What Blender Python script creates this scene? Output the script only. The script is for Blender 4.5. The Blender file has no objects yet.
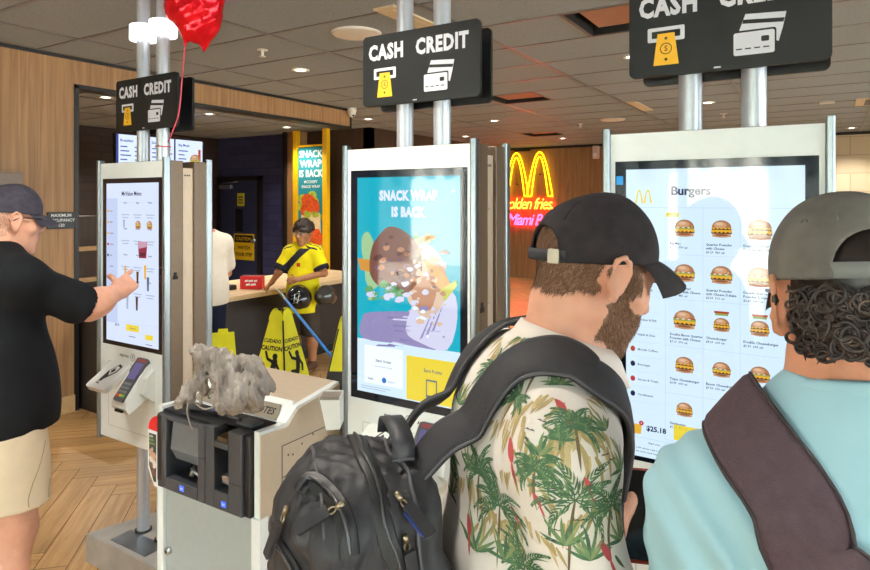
import bpy, bmesh, math, random
import numpy as np
from mathutils import Vector, Matrix, Euler
from mathutils.bvhtree import BVHTree

random.seed(7)
SC = bpy.context.scene
COL = SC.collection
PI = math.pi
# ------------------------------------------------------------------ camera geometry (metres; row of kiosks runs along X)
CAM = Vector((0, 0, 1.65)); FPX = 630.0; YAW = math.radians(32)
FW = Vector((-math.sin(YAW), math.cos(YAW), 0)); RT = Vector((math.cos(YAW), math.sin(YAW), 0)); UP = Vector((0, 0, 1))
def ray(px, py): return FW + RT*((px-435)/FPX) - UP*((py-200.5)/FPX)
def at_d(px, py, d): return CAM + ray(px, py)*d
def at_x(px, py, x): v = ray(px, py); return CAM + v*(x/v.x)
def at_y(px, py, y): v = ray(px, py); return CAM + v*(y/v.y)
def at_z(px, py, z): v = ray(px, py); return CAM + v*((z-1.65)/v.z)
HC = 2.78      # ceiling height

# ------------------------------------------------------------------ materials
def lin(c):
    if isinstance(c, str):
        c = tuple(int(c[i:i+2], 16)/255 for i in (0, 2, 4))
    return tuple((x/12.92 if x <= .04045 else ((x+.055)/1.055)**2.4) for x in c) + (1.0,)
MATS = {}
def mat(name, col, rough=.5, metal=0.0, spec=.5, noise=None, bump=None, emit=0.0, emit_col=None, coat=0.0, alpha=1.0, trans=0.0, sheen=0.0, sub=0.0):
    """procedural material: noise=(scale, amount) mottles the colour, bump=(scale, strength)"""
    if name in MATS: return MATS[name]
    m = bpy.data.materials.new(name); m.use_nodes = True
    nt = m.node_tree; b = nt.nodes['Principled BSDF']
    c = lin(col)
    b.inputs['Base Color'].default_value = c
    b.inputs['Roughness'].default_value = rough
    b.inputs['Metallic'].default_value = metal
    b.inputs['Specular IOR Level'].default_value = spec
    if coat: b.inputs['Coat Weight'].default_value = coat; b.inputs['Coat Roughness'].default_value = .05
    if alpha < 1: b.inputs['Alpha'].default_value = alpha
    if trans: b.inputs['Transmission Weight'].default_value = trans
    if sheen: b.inputs['Sheen Weight'].default_value = sheen
    if sub:
        b.inputs['Subsurface Weight'].default_value = sub
        b.inputs['Subsurface Radius'].default_value = (.012, .005, .003)
        b.inputs['Subsurface Scale'].default_value = 1.0
    if emit:
        b.inputs['Emission Color'].default_value = lin(emit_col or col)
        b.inputs['Emission Strength'].default_value = emit
    tc = nt.nodes.new('ShaderNodeTexCoord')
    if noise:
        n = nt.nodes.new('ShaderNodeTexNoise'); n.inputs['Scale'].default_value = noise[0]; n.inputs['Detail'].default_value = 5
        nt.links.new(tc.outputs['Object'], n.inputs['Vector'])
        r = nt.nodes.new('ShaderNodeValToRGB')
        a = noise[1]
        r.color_ramp.elements[0].position = .3; r.color_ramp.elements[1].position = .7
        r.color_ramp.elements[0].color = tuple(x*(1-a) for x in c[:3])+(1,)
        r.color_ramp.elements[1].color = tuple(min(1, x*(1+a)) for x in c[:3])+(1,)
        nt.links.new(n.outputs['Fac'], r.inputs['Fac']); nt.links.new(r.outputs['Color'], b.inputs['Base Color'])
    if bump:
        n2 = nt.nodes.new('ShaderNodeTexNoise'); n2.inputs['Scale'].default_value = bump[0]; n2.inputs['Detail'].default_value = 4
        nt.links.new(tc.outputs['Object'], n2.inputs['Vector'])
        bp = nt.nodes.new('ShaderNodeBump'); bp.inputs['Strength'].default_value = bump[1]; bp.inputs['Distance'].default_value = .01
        nt.links.new(n2.outputs['Fac'], bp.inputs['Height']); nt.links.new(bp.outputs['Normal'], b.inputs['Normal'])
    MATS[name] = m
    return m
def wood(name, c0, c1, scale=(9, 9, .7), rough=.45, uv=False, island=False):
    m = bpy.data.materials.new(name); m.use_nodes = True; nt = m.node_tree; b = nt.nodes['Principled BSDF']
    tc = nt.nodes.new('ShaderNodeTexCoord'); mp = nt.nodes.new('ShaderNodeMapping'); mp.inputs['Scale'].default_value = scale
    nt.links.new(tc.outputs['UV' if uv else 'Object'], mp.inputs['Vector'])
    n = nt.nodes.new('ShaderNodeTexNoise'); n.inputs['Scale'].default_value = 2.2; n.inputs['Detail'].default_value = 7; n.inputs['Distortion'].default_value = .6
    n.inputs['Roughness'].default_value = .62
    nt.links.new(mp.outputs['Vector'], n.inputs['Vector'])
    r = nt.nodes.new('ShaderNodeValToRGB'); r.color_ramp.elements[0].position = .32; r.color_ramp.elements[1].position = .68
    r.color_ramp.elements[0].color = lin(c0); r.color_ramp.elements[1].color = lin(c1)
    nt.links.new(n.outputs['Fac'], r.inputs['Fac'])
    out = r.outputs['Color']
    if island:
        g = nt.nodes.new('ShaderNodeNewGeometry'); hs = nt.nodes.new('ShaderNodeHueSaturation')
        mr = nt.nodes.new('ShaderNodeMapRange'); mr.inputs['To Min'].default_value = .82; mr.inputs['To Max'].default_value = 1.16
        nt.links.new(g.outputs['Random Per Island'], mr.inputs['Value']); nt.links.new(mr.outputs['Result'], hs.inputs['Value'])
        nt.links.new(out, hs.inputs['Color']); out = hs.outputs['Color']
    nt.links.new(out, b.inputs['Base Color'])
    b.inputs['Roughness'].default_value = rough
    MATS[name] = m
    return m
def tile(name, c0, c1, grout, w, h, rough=.35, axis='xz'):
    m = bpy.data.materials.new(name); m.use_nodes = True; nt = m.node_tree; b = nt.nodes['Principled BSDF']
    tc = nt.nodes.new('ShaderNodeTexCoord'); sp = nt.nodes.new('ShaderNodeSeparateXYZ'); cb = nt.nodes.new('ShaderNodeCombineXYZ')
    nt.links.new(tc.outputs['Object'], sp.inputs['Vector'])
    nt.links.new(sp.outputs['X' if axis[0] == 'x' else 'Y'], cb.inputs['X']); nt.links.new(sp.outputs['Z'], cb.inputs['Y'])
    br = nt.nodes.new('ShaderNodeTexBrick'); br.inputs['Scale'].default_value = 1
    br.inputs['Brick Width'].default_value = w; br.inputs['Row Height'].default_value = h; br.inputs['Mortar Size'].default_value = .006
    br.inputs['Color1'].default_value = lin(c0); br.inputs['Color2'].default_value = lin(c1); br.inputs['Mortar'].default_value = lin(grout)
    nt.links.new(cb.outputs['Vector'], br.inputs['Vector']); nt.links.new(br.outputs['Color'], b.inputs['Base Color'])
    b.inputs['Roughness'].default_value = rough
    bp = nt.nodes.new('ShaderNodeBump'); bp.inputs['Strength'].default_value = .4; bp.inputs['Distance'].default_value = .004; bp.invert = True
    nt.links.new(br.outputs['Fac'], bp.inputs['Height']); nt.links.new(bp.outputs['Normal'], b.inputs['Normal'])
    MATS[name] = m
    return m
SCREEN = .86
def glow(name, col, strength=None):
    """lit display colour: dark glossy glass that gives off light"""
    if name in MATS: return MATS[name]
    return mat(name, '050505', rough=.04, spec=.5, emit=SCREEN if strength is None else strength, emit_col=col)

# ------------------------------------------------------------------ mesh builder
class M:
    def __init__(s): s.v = []; s.f = []; s.mi = []; s.mats = []; s.sm = []; s.uv = None
    def idx(s, m):
        if m not in s.mats: s.mats.append(m)
        return s.mats.index(m)
    def add(s, vs, fs, m, smooth=False):
        o = len(s.v); s.v += [tuple(v) for v in vs]; i = s.idx(m)
        for f in fs: s.f.append(tuple(o+k for k in f)); s.mi.append(i); s.sm.append(smooth)
        return s
    def box(s, x0, x1, y0, y1, z0, z1, m, bev=0.0, T=None):
        if bev:
            bm = bmesh.new(); bmesh.ops.create_cube(bm, size=1)
            for v in bm.verts: v.co = Vector(((x0+x1)/2+v.co.x*(x1-x0), (y0+y1)/2+v.co.y*(y1-y0), (z0+z1)/2+v.co.z*(z1-z0)))
            bmesh.ops.bevel(bm, geom=list(bm.edges), offset=bev, segments=2, affect='EDGES', profile=.5)
            bm.verts.index_update()
            vs = [v.co.copy() for v in bm.verts]; fs = [[v.index for v in f.verts] for f in bm.faces]; bm.free()
        else:
            vs = [Vector((x, y, z)) for x in (x0, x1) for y in (y0, y1) for z in (z0, z1)]
            fs = [(0, 1, 3, 2), (4, 6, 7, 5), (0, 4, 5, 1), (2, 3, 7, 6), (0, 2, 6, 4), (1, 5, 7, 3)]
        if T is not None: vs = [T @ v for v in vs]
        return s.add(vs, fs, m)
    def prism(s, poly, m, fn, a, b, bev=None):
        """poly: 2-D outline; fn(u, v, w) -> point; extruded from w=a to w=b"""
        n = len(poly)
        vs = [fn(u, v, a) for u, v in poly] + [fn(u, v, b) for u, v in poly]
        fs = [tuple(range(n-1, -1, -1)), tuple(range(n, 2*n))] + [(i, (i+1) % n, n+(i+1) % n, n+i) for i in range(n)]
        return s.add(vs, fs, m)
    def tube(s, pts, r, m, n=10, cap=True, closed=False, flat=None):
        pts = [Vector(p) for p in pts]; N = len(pts)
        rs = r if isinstance(r, (list, tuple)) else [r]*N
        vs = []; up = None
        for i, p in enumerate(pts):
            if closed: t = pts[(i+1) % N]-pts[i-1]
            else: t = pts[min(i+1, N-1)]-pts[max(i-1, 0)]
            if t.length < 1e-9: t = Vector((0, 0, 1))
            t.normalize()
            if up is None:
                up = Vector((0, 0, 1)) if abs(t.z) < .9 else Vector((1, 0, 0))
            x = t.cross(up)
            if x.length < 1e-6: x = t.orthogonal()
            x.normalize(); y = x.cross(t); up = y
            for k in range(n):
                a = 2*PI*k/n
                vs.append(p + x*(rs[i]*math.cos(a)) + y*(rs[i]*math.sin(a)*(flat or 1)))
        fs = []
        for i in range(N if closed else N-1):
            j = (i+1) % N
            for k in range(n): fs.append((i*n+k, i*n+(k+1) % n, j*n+(k+1) % n, j*n+k))
        if cap and not closed: fs += [tuple(range(n-1, -1, -1)), tuple(range((N-1)*n, N*n))]
        return s.add(vs, fs, m, True)
    def lathe(s, prof, m, n=32, T=None):
        """prof: (radius, height) list turned about z"""
        vs = []
        for r, z in prof:
            for k in range(n):
                a = 2*PI*k/n; vs.append(Vector((r*math.cos(a), r*math.sin(a), z)))
        fs = [(i*n+k, i*n+(k+1) % n, (i+1)*n+(k+1) % n, (i+1)*n+k) for i in range(len(prof)-1) for k in range(n)]
        if T is not None: vs = [T @ v for v in vs]
        return s.add(vs, fs, m, True)
    def grid(s, P, m, smooth=True, close_u=False, flip=False):
        """P: rows of points"""
        R = len(P); Cn = len(P[0]); vs = [p for row in P for p in row]; fs = []
        for i in range(R-1):
            for k in range(Cn if close_u else Cn-1):
                q = (i*Cn+k, i*Cn+(k+1) % Cn, (i+1)*Cn+(k+1) % Cn, (i+1)*Cn+k)
                fs.append(q[::-1] if flip else q)
        return s.add(vs, fs, m, smooth)
    def poly(s, pts, m): return s.add(pts, [tuple(range(len(pts)))], m)
    def text(s, body, m, org, ux, uy, h, align='LEFT', bold=0.0, sx=1.0, res=2, space=1.0, shear=0.0):
        """lettering of cap height h laid on the plane org + u*ux + v*uy"""
        cu = bpy.data.curves.new('t', 'FONT'); cu.body = body; cu.size = h/.73; cu.align_x = align
        cu.resolution_u = res; cu.offset = bold*h; cu.space_character = space; cu.shear = shear
        ob = bpy.data.objects.new('t', cu)
        me = ob.to_mesh()
        ux = Vector(ux); uy = Vector(uy); org = Vector(org)
        vs = [org + ux*(v.co.x*sx) + uy*v.co.y for v in me.vertices]
        fs = [tuple(p.vertices) for p in me.polygons]
        ob.to_mesh_clear(); bpy.data.objects.remove(ob); bpy.data.curves.remove(cu)
        return s.add(vs, fs, m)
    def build(s, name, parent=None, loc=None, shade=None):
        me = bpy.data.meshes.new(name)
        off = Vector(loc) if loc is not None else Vector((0, 0, 0))
        me.from_pydata([tuple(Vector(v)-off) for v in s.v], [], s.f)
        for m in s.mats: me.materials.append(m)
        me.polygons.foreach_set('material_index', s.mi)
        me.polygons.foreach_set('use_smooth', s.sm)
        me.update()
        o = bpy.data.objects.new(name, me); COL.objects.link(o)
        o.location = off
        if parent is not None: o.parent = parent
        return o
def tag(o, label=None, cat=None, group=None, kind=None):
    if label: o['label'] = label
    if cat: o['category'] = cat
    if group: o['group'] = group
    if kind: o['kind'] = kind
    return o
def empty(name, loc, label, cat, group=None, rz=0.0):
    o = bpy.data.objects.new(name, None); COL.objects.link(o); o.empty_display_size = .1
    o.location = loc; o.rotation_euler = (0, 0, rz)
    return tag(o, label, cat, group)
def struct(b, name): return tag(b.build(name), kind='structure')
def circle(cx, cy, r, n=24, a0=0, a1=2*PI, ry=None):
    full = abs(a1-a0-2*PI) < 1e-6
    return [(cx+r*math.cos(a0+(a1-a0)*i/(n if full else n-1)), cy+(ry or r)*math.sin(a0+(a1-a0)*i/(n if full else n-1))) for i in range(n)]
def rrect(x0, x1, y0, y1, r, n=5):
    p = []
    for cx, cy, a in ((x1-r, y1-r, 0), (x0+r, y1-r, PI/2), (x0+r, y0+r, PI), (x1-r, y0+r, 1.5*PI)):
        p += [(cx+r*math.cos(a+PI/2*i/n), cy+r*math.sin(a+PI/2*i/n)) for i in range(n+1)]
    return p
def bez(pts, n=10):
    """Catmull-Rom through pts"""
    pts = [Vector(p) for p in pts]; out = []
    P = [pts[0]*2-pts[1]] + pts + [pts[-1]*2-pts[-2]]
    for i in range(1, len(P)-2):
        for k in range(n):
            t = k/n; a, b, c, d = P[i-1], P[i], P[i+1], P[i+2]
            out.append(.5*((2*b)+(c-a)*t+(2*a-5*b+4*c-d)*t*t+(3*b-a-3*c+d)*t**3))
    out.append(pts[-1]); return out
def vis_children(o): return [c for c in bpy.data.objects if c.parent == o]
def copy_tree(o, parent=None):
    c = o.copy(); COL.objects.link(c)
    if parent is not None: c.parent = parent
    for ch in vis_children(o): copy_tree(ch, c)
    return c

# ------------------------------------------------------------------ signed-distance modelling
def rot_of(x=None, y=None, z=None):
    """3x3 numpy, columns = axes"""
    return np.array([list(x), list(y), list(z)], float).T
class Field:
    """a solid blended from round limbs and ellipsoids, meshed as one continuous surface"""
    def __init__(s, lo, hi, h, zs=None):
        s.x = np.arange(lo[0], hi[0]+h, h, dtype=np.float32); s.y = np.arange(lo[1], hi[1]+h, h, dtype=np.float32)
        s.z = np.asarray(zs, np.float32) if zs is not None else np.arange(lo[2], hi[2]+h, h, dtype=np.float32)
        s.v = np.full((len(s.x), len(s.y), len(s.z)), 1.0, np.float32); s.h = h
    def reg(s, lo, hi, pad):
        r = []
        for a, l, u in ((s.x, lo[0], hi[0]), (s.y, lo[1], hi[1]), (s.z, lo[2], hi[2])):
            r.append(slice(int(np.searchsorted(a, l-pad)), int(np.searchsorted(a, u+pad))))
        return r
    def op(s, fn, lo, hi, k, sub=False, pad=None):
        pad = (k+4*s.h+.02) if pad is None else pad
        a, b, c = s.reg(lo, hi, pad)
        if a.start >= a.stop or b.start >= b.stop or c.start >= c.stop: return s
        X = s.x[a][:, None, None]; Y = s.y[b][None, :, None]; Z = s.z[c][None, None, :]
        d = fn(X, Y, Z); v = s.v[a, b, c]
        if sub: d = -d
        if k > 1e-6:
            if sub:
                hh = np.clip(.5-.5*(v-d)/k, 0, 1); s.v[a, b, c] = v+(d-v)*hh+k*hh*(1-hh)
            else:
                hh = np.clip(.5+.5*(v-d)/k, 0, 1); s.v[a, b, c] = v+(d-v)*hh-k*hh*(1-hh)
        else: s.v[a, b, c] = np.maximum(v, d) if sub else np.minimum(v, d)
        return s
    def cap(s, a, b, ra, rb, k=.02, sub=False, sq=None):
        a = np.array(a, float); b = np.array(b, float); ba = b-a; L = max(float(ba@ba), 1e-12)
        def fn(X, Y, Z):
            px, py, pz = X-a[0], Y-a[1], Z-a[2]
            t = np.clip((px*ba[0]+py*ba[1]+pz*ba[2])/L, 0, 1)
            return np.sqrt((px-t*ba[0])**2+(py-t*ba[1])**2+(pz-t*ba[2])**2)-(ra+(rb-ra)*t)
        R = max(ra, rb)
        return s.op(fn, np.minimum(a, b)-R, np.maximum(a, b)+R, k, sub)
    def ell(s, c, r, R=None, k=.02, sub=False):
        c = np.array(c, float); R = np.eye(3) if R is None else R; r = np.array(r, float)
        def fn(X, Y, Z):
            px, py, pz = X-c[0], Y-c[1], Z-c[2]
            q = [(px*R[0, i]+py*R[1, i]+pz*R[2, i]) for i in range(3)]
            k0 = np.sqrt(sum((q[i]/r[i])**2 for i in range(3))); k1 = np.sqrt(sum((q[i]/r[i]**2)**2 for i in range(3)))+1e-9
            return k0*(k0-1)/k1
        e = np.sqrt(((R*r)**2).sum(1))
        return s.op(fn, c-e, c+e, k, sub)
    def rbox(s, c, r, R=None, k=.0, rad=.01, sub=False, taper=0.0):
        """rounded box, half sizes r; taper narrows x and y towards +z"""
        c = np.array(c, float); R = np.eye(3) if R is None else R; r = np.array(r, float)
        def fn(X, Y, Z):
            px, py, pz = X-c[0], Y-c[1], Z-c[2]
            q = [(px*R[0, i]+py*R[1, i]+pz*R[2, i]) for i in range(3)]
            sc = 1-taper*np.clip(q[2]/r[2], -1, 1) if taper else 1.0
            g = [np.abs(q[0])-r[0]*sc+rad, np.abs(q[1])-r[1]*sc+rad, np.abs(q[2])-r[2]+rad]
            out = np.sqrt(sum(np.maximum(t, 0)**2 for t in g)); return out+np.minimum(np.maximum(np.maximum(g[0], g[1]), g[2]), 0)-rad
        e = (np.abs(R)*(r*(1+abs(taper)))).sum(1)
        return s.op(fn, c-e, c+e, k, sub)
    def plane(s, p, n, k=0.0):
        """remove everything on the side n points to"""
        p = np.array(p, float); n = np.array(n, float); n = n/np.linalg.norm(n)
        d = (s.x[:, None, None]-p[0])*n[0]+(s.y[None, :, None]-p[1])*n[1]+(s.z[None, None, :]-p[2])*n[2]
        d = d.astype(np.float32)
        s.v = np.maximum(s.v, d); return s
    def shift(s, fn):
        """displace the surface by fn(X, Y, Z)"""
        s.v = (s.v - fn(s.x[:, None, None], s.y[None, :, None], s.z[None, None, :])).astype(np.float32); return s
    def mesh(s):
        v = s.v; ins = v < 0; n = v.shape
        # pad guard
        ins[0] = ins[-1] = False; ins[:, 0] = ins[:, -1] = False; ins[:, :, 0] = ins[:, :, -1] = False
        cnt = np.zeros(tuple(k-1 for k in n), np.int8)
        for i in (0, 1):
            for j in (0, 1):
                for k in (0, 1): cnt += ins[i:n[0]-1+i, j:n[1]-1+j, k:n[2]-1+k]
        act = np.argwhere((cnt > 0) & (cnt < 8)); del cnt
        ids = np.full(tuple(k-1 for k in n), -1, np.int32); ids[tuple(act.T)] = np.arange(len(act))
        acc = np.zeros((len(act), 3)); num = np.zeros(len(act))
        ax = (s.x, s.y, s.z)
        for e in range(3):
            o1, o2 = [q for q in range(3) if q != e]
            for p in (0, 1):
                for q in (0, 1):
                    A = act.copy(); A[:, o1] += p; A[:, o2] += q; B = A.copy(); B[:, e] += 1
                    va = v[tuple(A.T)]; vb = v[tuple(B.T)]; sa = ins[tuple(A.T)]; sb = ins[tuple(B.T)]
                    c = sa != sb; den = va-vb; den = np.where(np.abs(den) < 1e-9, 1e-9, den)
                    t = np.clip(va/den, .02, .98)
                    pos = np.stack([ax[w][A[:, w]] for w in range(3)], 1).astype(float)
                    pos[:, e] += t*(ax[e][B[:, e]]-ax[e][A[:, e]])
                    acc[c] += pos[c]; num[c] += 1
        P = acc/np.maximum(num, 1)[:, None]
        F = []
        for e in range(3):
            o1, o2 = [(1, 2), (2, 0), (0, 1)][e]
            sl = [slice(None)]*3; sl2 = [slice(None)]*3; sl[e] = slice(0, n[e]-1); sl2[e] = slice(1, n[e])
            ch = ins[tuple(sl)] != ins[tuple(sl2)]
            E = np.argwhere(ch)
            E = E[(E[:, o1] > 0) & (E[:, o2] > 0) & (E[:, o1] < n[o1]-1) & (E[:, o2] < n[o2]-1)]
            def cid(d1, d2): A = E.copy(); A[:, o1] += d1; A[:, o2] += d2; return ids[tuple(A.T)]
            q = np.stack([cid(-1, -1), cid(0, -1), cid(0, 0), cid(-1, 0)], 1)
            fl = ~ins[tuple(E.T)]
            q[fl] = q[fl][:, ::-1]
            F.append(q)
        F = np.concatenate(F); F = F[(F >= 0).all(1)]
        return P, F
def relax(P, F, it=2, lam=.5):
    """a little Laplacian smoothing"""
    for _ in range(it):
        A = np.zeros_like(P); c = np.zeros(len(P))
        for i in range(4):
            for j in (1, 3):
                np.add.at(A, F[:, i], P[F[:, (i+j) % 4]]); np.add.at(c, F[:, i], 1)
        P = P*(1-lam)+lam*A/np.maximum(c, 1)[:, None]
    return P
def np_obj(name, P, F, mats, parent=None, loc=(0, 0, 0), mi=None, smooth=True):
    if parent is not None: loc = parent.matrix_world.translation if parent.parent else parent.location
    me = bpy.data.meshes.new(name); P = np.asarray(P)-np.array(loc, float)
    n = F.shape[1]
    me.vertices.add(len(P)); me.vertices.foreach_set('co', P.astype(np.float32).ravel())
    me.loops.add(F.size); me.loops.foreach_set('vertex_index', F.astype(np.int32).ravel())
    me.polygons.add(len(F)); me.polygons.foreach_set('loop_start', np.arange(0, F.size, n, dtype=np.int32))
    for m in (mats if isinstance(mats, list) else [mats]): me.materials.append(m)
    if mi is not None: me.polygons.foreach_set('material_index', np.asarray(mi, np.int32))
    me.polygons.foreach_set('use_smooth', np.full(len(F), smooth))
    me.update(calc_edges=True); me.validate()
    o = bpy.data.objects.new(name, me); COL.objects.link(o)
    if parent is not None:
        o.parent = parent
    else: o.location = loc
    return o
def bvh_of(P, F): return BVHTree.FromPolygons([tuple(p) for p in P], [tuple(int(i) for i in f) for f in F])
def join_quads(a, b):
    """two (P, F) sets into one"""
    return np.concatenate([a[0], b[0]]), np.concatenate([a[1], b[1]+len(a[0])])
SKY_STRENGTH = 8.0; POWER = 90; SUN = 70; EXPOSURE = 0.24
# ------------------------------------------------------------------ palette
WHITE = mat('white_plastic', 'eef2f2', .35, noise=(40, .02))
PANEL = mat('kiosk_white', 'eaf0f0', .3, noise=(30, .015))
TAUPE = mat('bronze_panel', '6d5c4b', .38, .35, noise=(60, .05))
ALU = mat('brushed_aluminium', 'b9bdc2', .3, 1.0, noise=(80, .05))
ALUD = mat('satin_edge', '8f979c', .28, 1.0, noise=(80, .05))
STEEL = mat('galvanised_plate', 'b5b4b0', .45, .45, noise=(12, .1))
POLE = mat('pole_silver', 'c6cad2', .33, .6, noise=(50, .03))
BLACK = mat('black_plastic', '17181a', .4, noise=(60, .1))
SIGNBLK = mat('sign_black', '131516', .5, spec=.3, noise=(30, .08))
DGREY = mat('charcoal_plastic', '3d4046', .42, noise=(50, .08))
BEIGE = mat('beige_paint', 'cbb9a3', .45, noise=(40, .03))
GREYDOOR = mat('cool_grey_paint', 'a7aeae', .4, noise=(40, .03))
LETTER = mat('sign_lettering', 'dcdde6', .5)
YEL = mat('sign_yellow', 'f2b51c', .5, noise=(30, .04))
INK = mat('ink_black', '141414', .6)
REDP = mat('red_plastic', 'd3121d', .35, noise=(40, .05))
DARKGAP = mat('deep_black', '060606', .7)
WOODW = wood('wall_wood', '8f6640', 'b48a5e', (15, 15, .5), .5)
WOODN = wood('neon_wall_wood', '875e38', 'a67b50', (7, 7, .55), .5)
WOODL = wood('light_ledge_wood', 'c79e6a', 'dcb986', (1, 7, 7), .45)
PLANK = wood('floor_plank', 'a37b4c', 'c8a16e', (1.1, 13, 1), .3, uv=True, island=True)
GROUT = mat('floor_grout', '6a5438', .7, noise=(20, .1))
CTILE = mat('ceiling_tile', '959da4', .85, noise=(90, .14), bump=(120, .25))
TBAR = mat('ceiling_grid', '77787b', .33, .35, noise=(20, .04))
TRIMB = mat('black_trim', '1a1614', .45, noise=(30, .1))
BLUETILE = tile('navy_wall_tile', '383b62', '44476e', '232542', .4, .13)
BROWNTILE = tile('dark_brown_tile', '3a2a22', '443229', '241a15', .5, .12, axis='yz')
BEIGETILE = tile('beige_wall_tile', 'd6c3a2', 'ddccae', 'b8a587', .6, .3)
DARKWOOD = wood('dark_panel_wood', '3a281c', '4d3727', (7, 7, .6), .5)
PLASTER = mat('plain_plaster', 'cfc5b6', .8, noise=(6, .04))

# ------------------------------------------------------------------ floor: herringbone planks at 45 degrees
def make_floor():
    w, n = .14, 6; L = w*n; g = .0022
    b = M(); b.box(-10, 4.2, -5.2, 12.6, -.06, -.004, GROUT)
    vs = []; fs = []; uv = []
    c = math.sqrt(.5); OX, OY = -3.41, 2.03
    def W(p, q):  # local herringbone units -> world; 45 degree turn
        return (OX + (p+q)*c, OY + (q-p)*c)
    rnd = random.Random(3)
    def put(p0, p1, q0, q1, along_p):
        cx, cy = W((p0+p1)/2, (q0+q1)/2)
        if not (-10 < cx < 4.1 and -3.4 < cy < 12.5): return
        o = len(vs); du = rnd.random()*50; dv = rnd.random()*50
        for p, q in ((p0+g, q0+g), (p1-g, q0+g), (p1-g, q1-g), (p0+g, q1-g)):
            x, y = W(p, q); vs.append((x, y, 0.0))
            uv.append((du+(p-p0), dv+(q-q0)) if along_p else (du+(q-q0), dv+(p-p0)))
        fs.append((o, o+1, o+2, o+3))
    for m_ in range(-14, 15):
        for k in range(-170, 171):
            p, q = (n*m_+k)*w, (-n*m_+k)*w
            put(p, p+L, q, q+w, True)
            put(p+L, p+L+w, q+w-L, q+w, False)
    b.add(vs, fs, PLANK)
    o = b.build('floor'); tag(o, kind='structure')
    ul = o.data.uv_layers.new(name='UVMap')
    base = 24
    vuv = [(0, 0)]*8 + uv
    for lp in o.data.loops: ul.data[lp.index].uv = vuv[lp.vertex_index]
    return o
make_floor()

# ------------------------------------------------------------------ ceiling: lay-in tiles on a visible grid
GX, GY = -3.22, 3.03
VENTS = [(-1.39, 3.64), (-3.22, 6.08), (-4.44, 9.74)]         # square air cassettes, one half tile each
def make_ceiling():
    b = M(); z = HC
    holes = [(x, y, x+.61, y+.61) for x, y in VENTS]
    for i in range(-6, 7):
        for j in range(-11, 17):
            x0, y0 = GX+1.22*i, GY+.61*j
            if x0 > 4.1 or y0 > 12.5 or x0 < -10.6: continue
            for h in (0, 1):
                a = x0+.61*h
                if any(abs(a-q[0]) < .05 and abs(y0-q[1]) < .05 for q in holes): continue
                b.add([(a, y0, z), (a+.61, y0, z), (a+.61, y0+.61, z), (a, y0+.61, z)], [(0, 3, 2, 1)], CTILE)
    for i in range(-6, 8):
        x = GX+1.22*i
        if -10.5 < x < 4.1: b.box(x-.012, x+.012, -3.6, 12.5, z-.006, z+.02, TBAR)
    for j in range(-11, 17):
        y = GY+.61*j
        if y < 12.5: b.box(-10.5, 4.1, y-.012, y+.012, z-.005, z+.019, TBAR)
    b.box(-10.5, 4.2, -3.6, 12.6, z+.25, z+.3, DARKGAP)
    return struct(b, 'ceiling')
make_ceiling()

# ------------------------------------------------------------------ walls
WX = -5.02
b = M()
b.box(WX-.14, WX, -3.3, 2.70, 0, HC, WOODW)
b.box(WX-.14, WX, 2.70, 6.05, 2.56, HC, WOODW)
struct(b, 'wall_left')
b = M(); b.box(WX-.145, WX+.006, 2.69, 2.725, 0, 2.56, TRIMB); b.box(WX-.145, WX+.006, 2.69, 6.06, 2.535, 2.565, TRIMB)
b.box(WX-.145, WX+.006, 6.045, 6.075, 2.535, HC, TRIMB); b.box(WX, WX+.012, -3.3, 6.05, HC-.03, HC-.004, TRIMB)
struct(b, 'trim_1')
b = M(); b.box(WX, WX+.018, -3.2, 2.69, 0, .13, WOODL); struct(b, 'baseboard_left')
b = M(); b.box(-9.62, -9.5, 1.9, 7.7, 0, HC, BROWNTILE); struct(b, 'wall_kitchen')
b = M(); b.box(-9.6, WX-.14, 1.8, 1.9, 0, HC, BROWNTILE); struct(b, 'wall_light_block')  # unseen closing wall, added to stop light leaking in behind the opening
b = M(); b.box(-9.6, -7.66, 7.7, 7.82, 0, HC, BLUETILE); struct(b, 'wall_service')
b = M(); b.box(-7.66, -7.61, 7.5, 7.82, 0, HC, TRIMB); b.box(-7.61, -7.30, 7.56, 7.82, 0, HC, WOODW); struct(b, 'trim_2')
b = M(); b.box(-7.30, -6.0, 7.7, 7.82, 0, HC, DARKWOOD); b.box(-6.12, -6.0, 7.7, 12.4, 0, HC, DARKWOOD); struct(b, 'wall_panel')
b = M(); b.box(-10.5, -2.3, 12.4, 12.52, 0, HC, WOODN); struct(b, 'wall_back')
b = M(); b.box(-2.3, 4.2, 12.4, 12.52, 0, HC, BEIGETILE); struct(b, 'wall_tiled')
b = M(); b.box(-6.0, 4.2, 12.385, 12.4, HC-.05, HC, TRIMB); struct(b, 'trim_3')
b = M(); b.box(4.0, 4.12, -3.3, 12.5, 0, .3, PLASTER); b.box(4.0, 4.12, -3.3, 12.5, 2.6, HC, PLASTER); b.box(4.0, 4.12, 10.2, 12.5, .3, 2.6, PLASTER); struct(b, 'wall_right')
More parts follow.
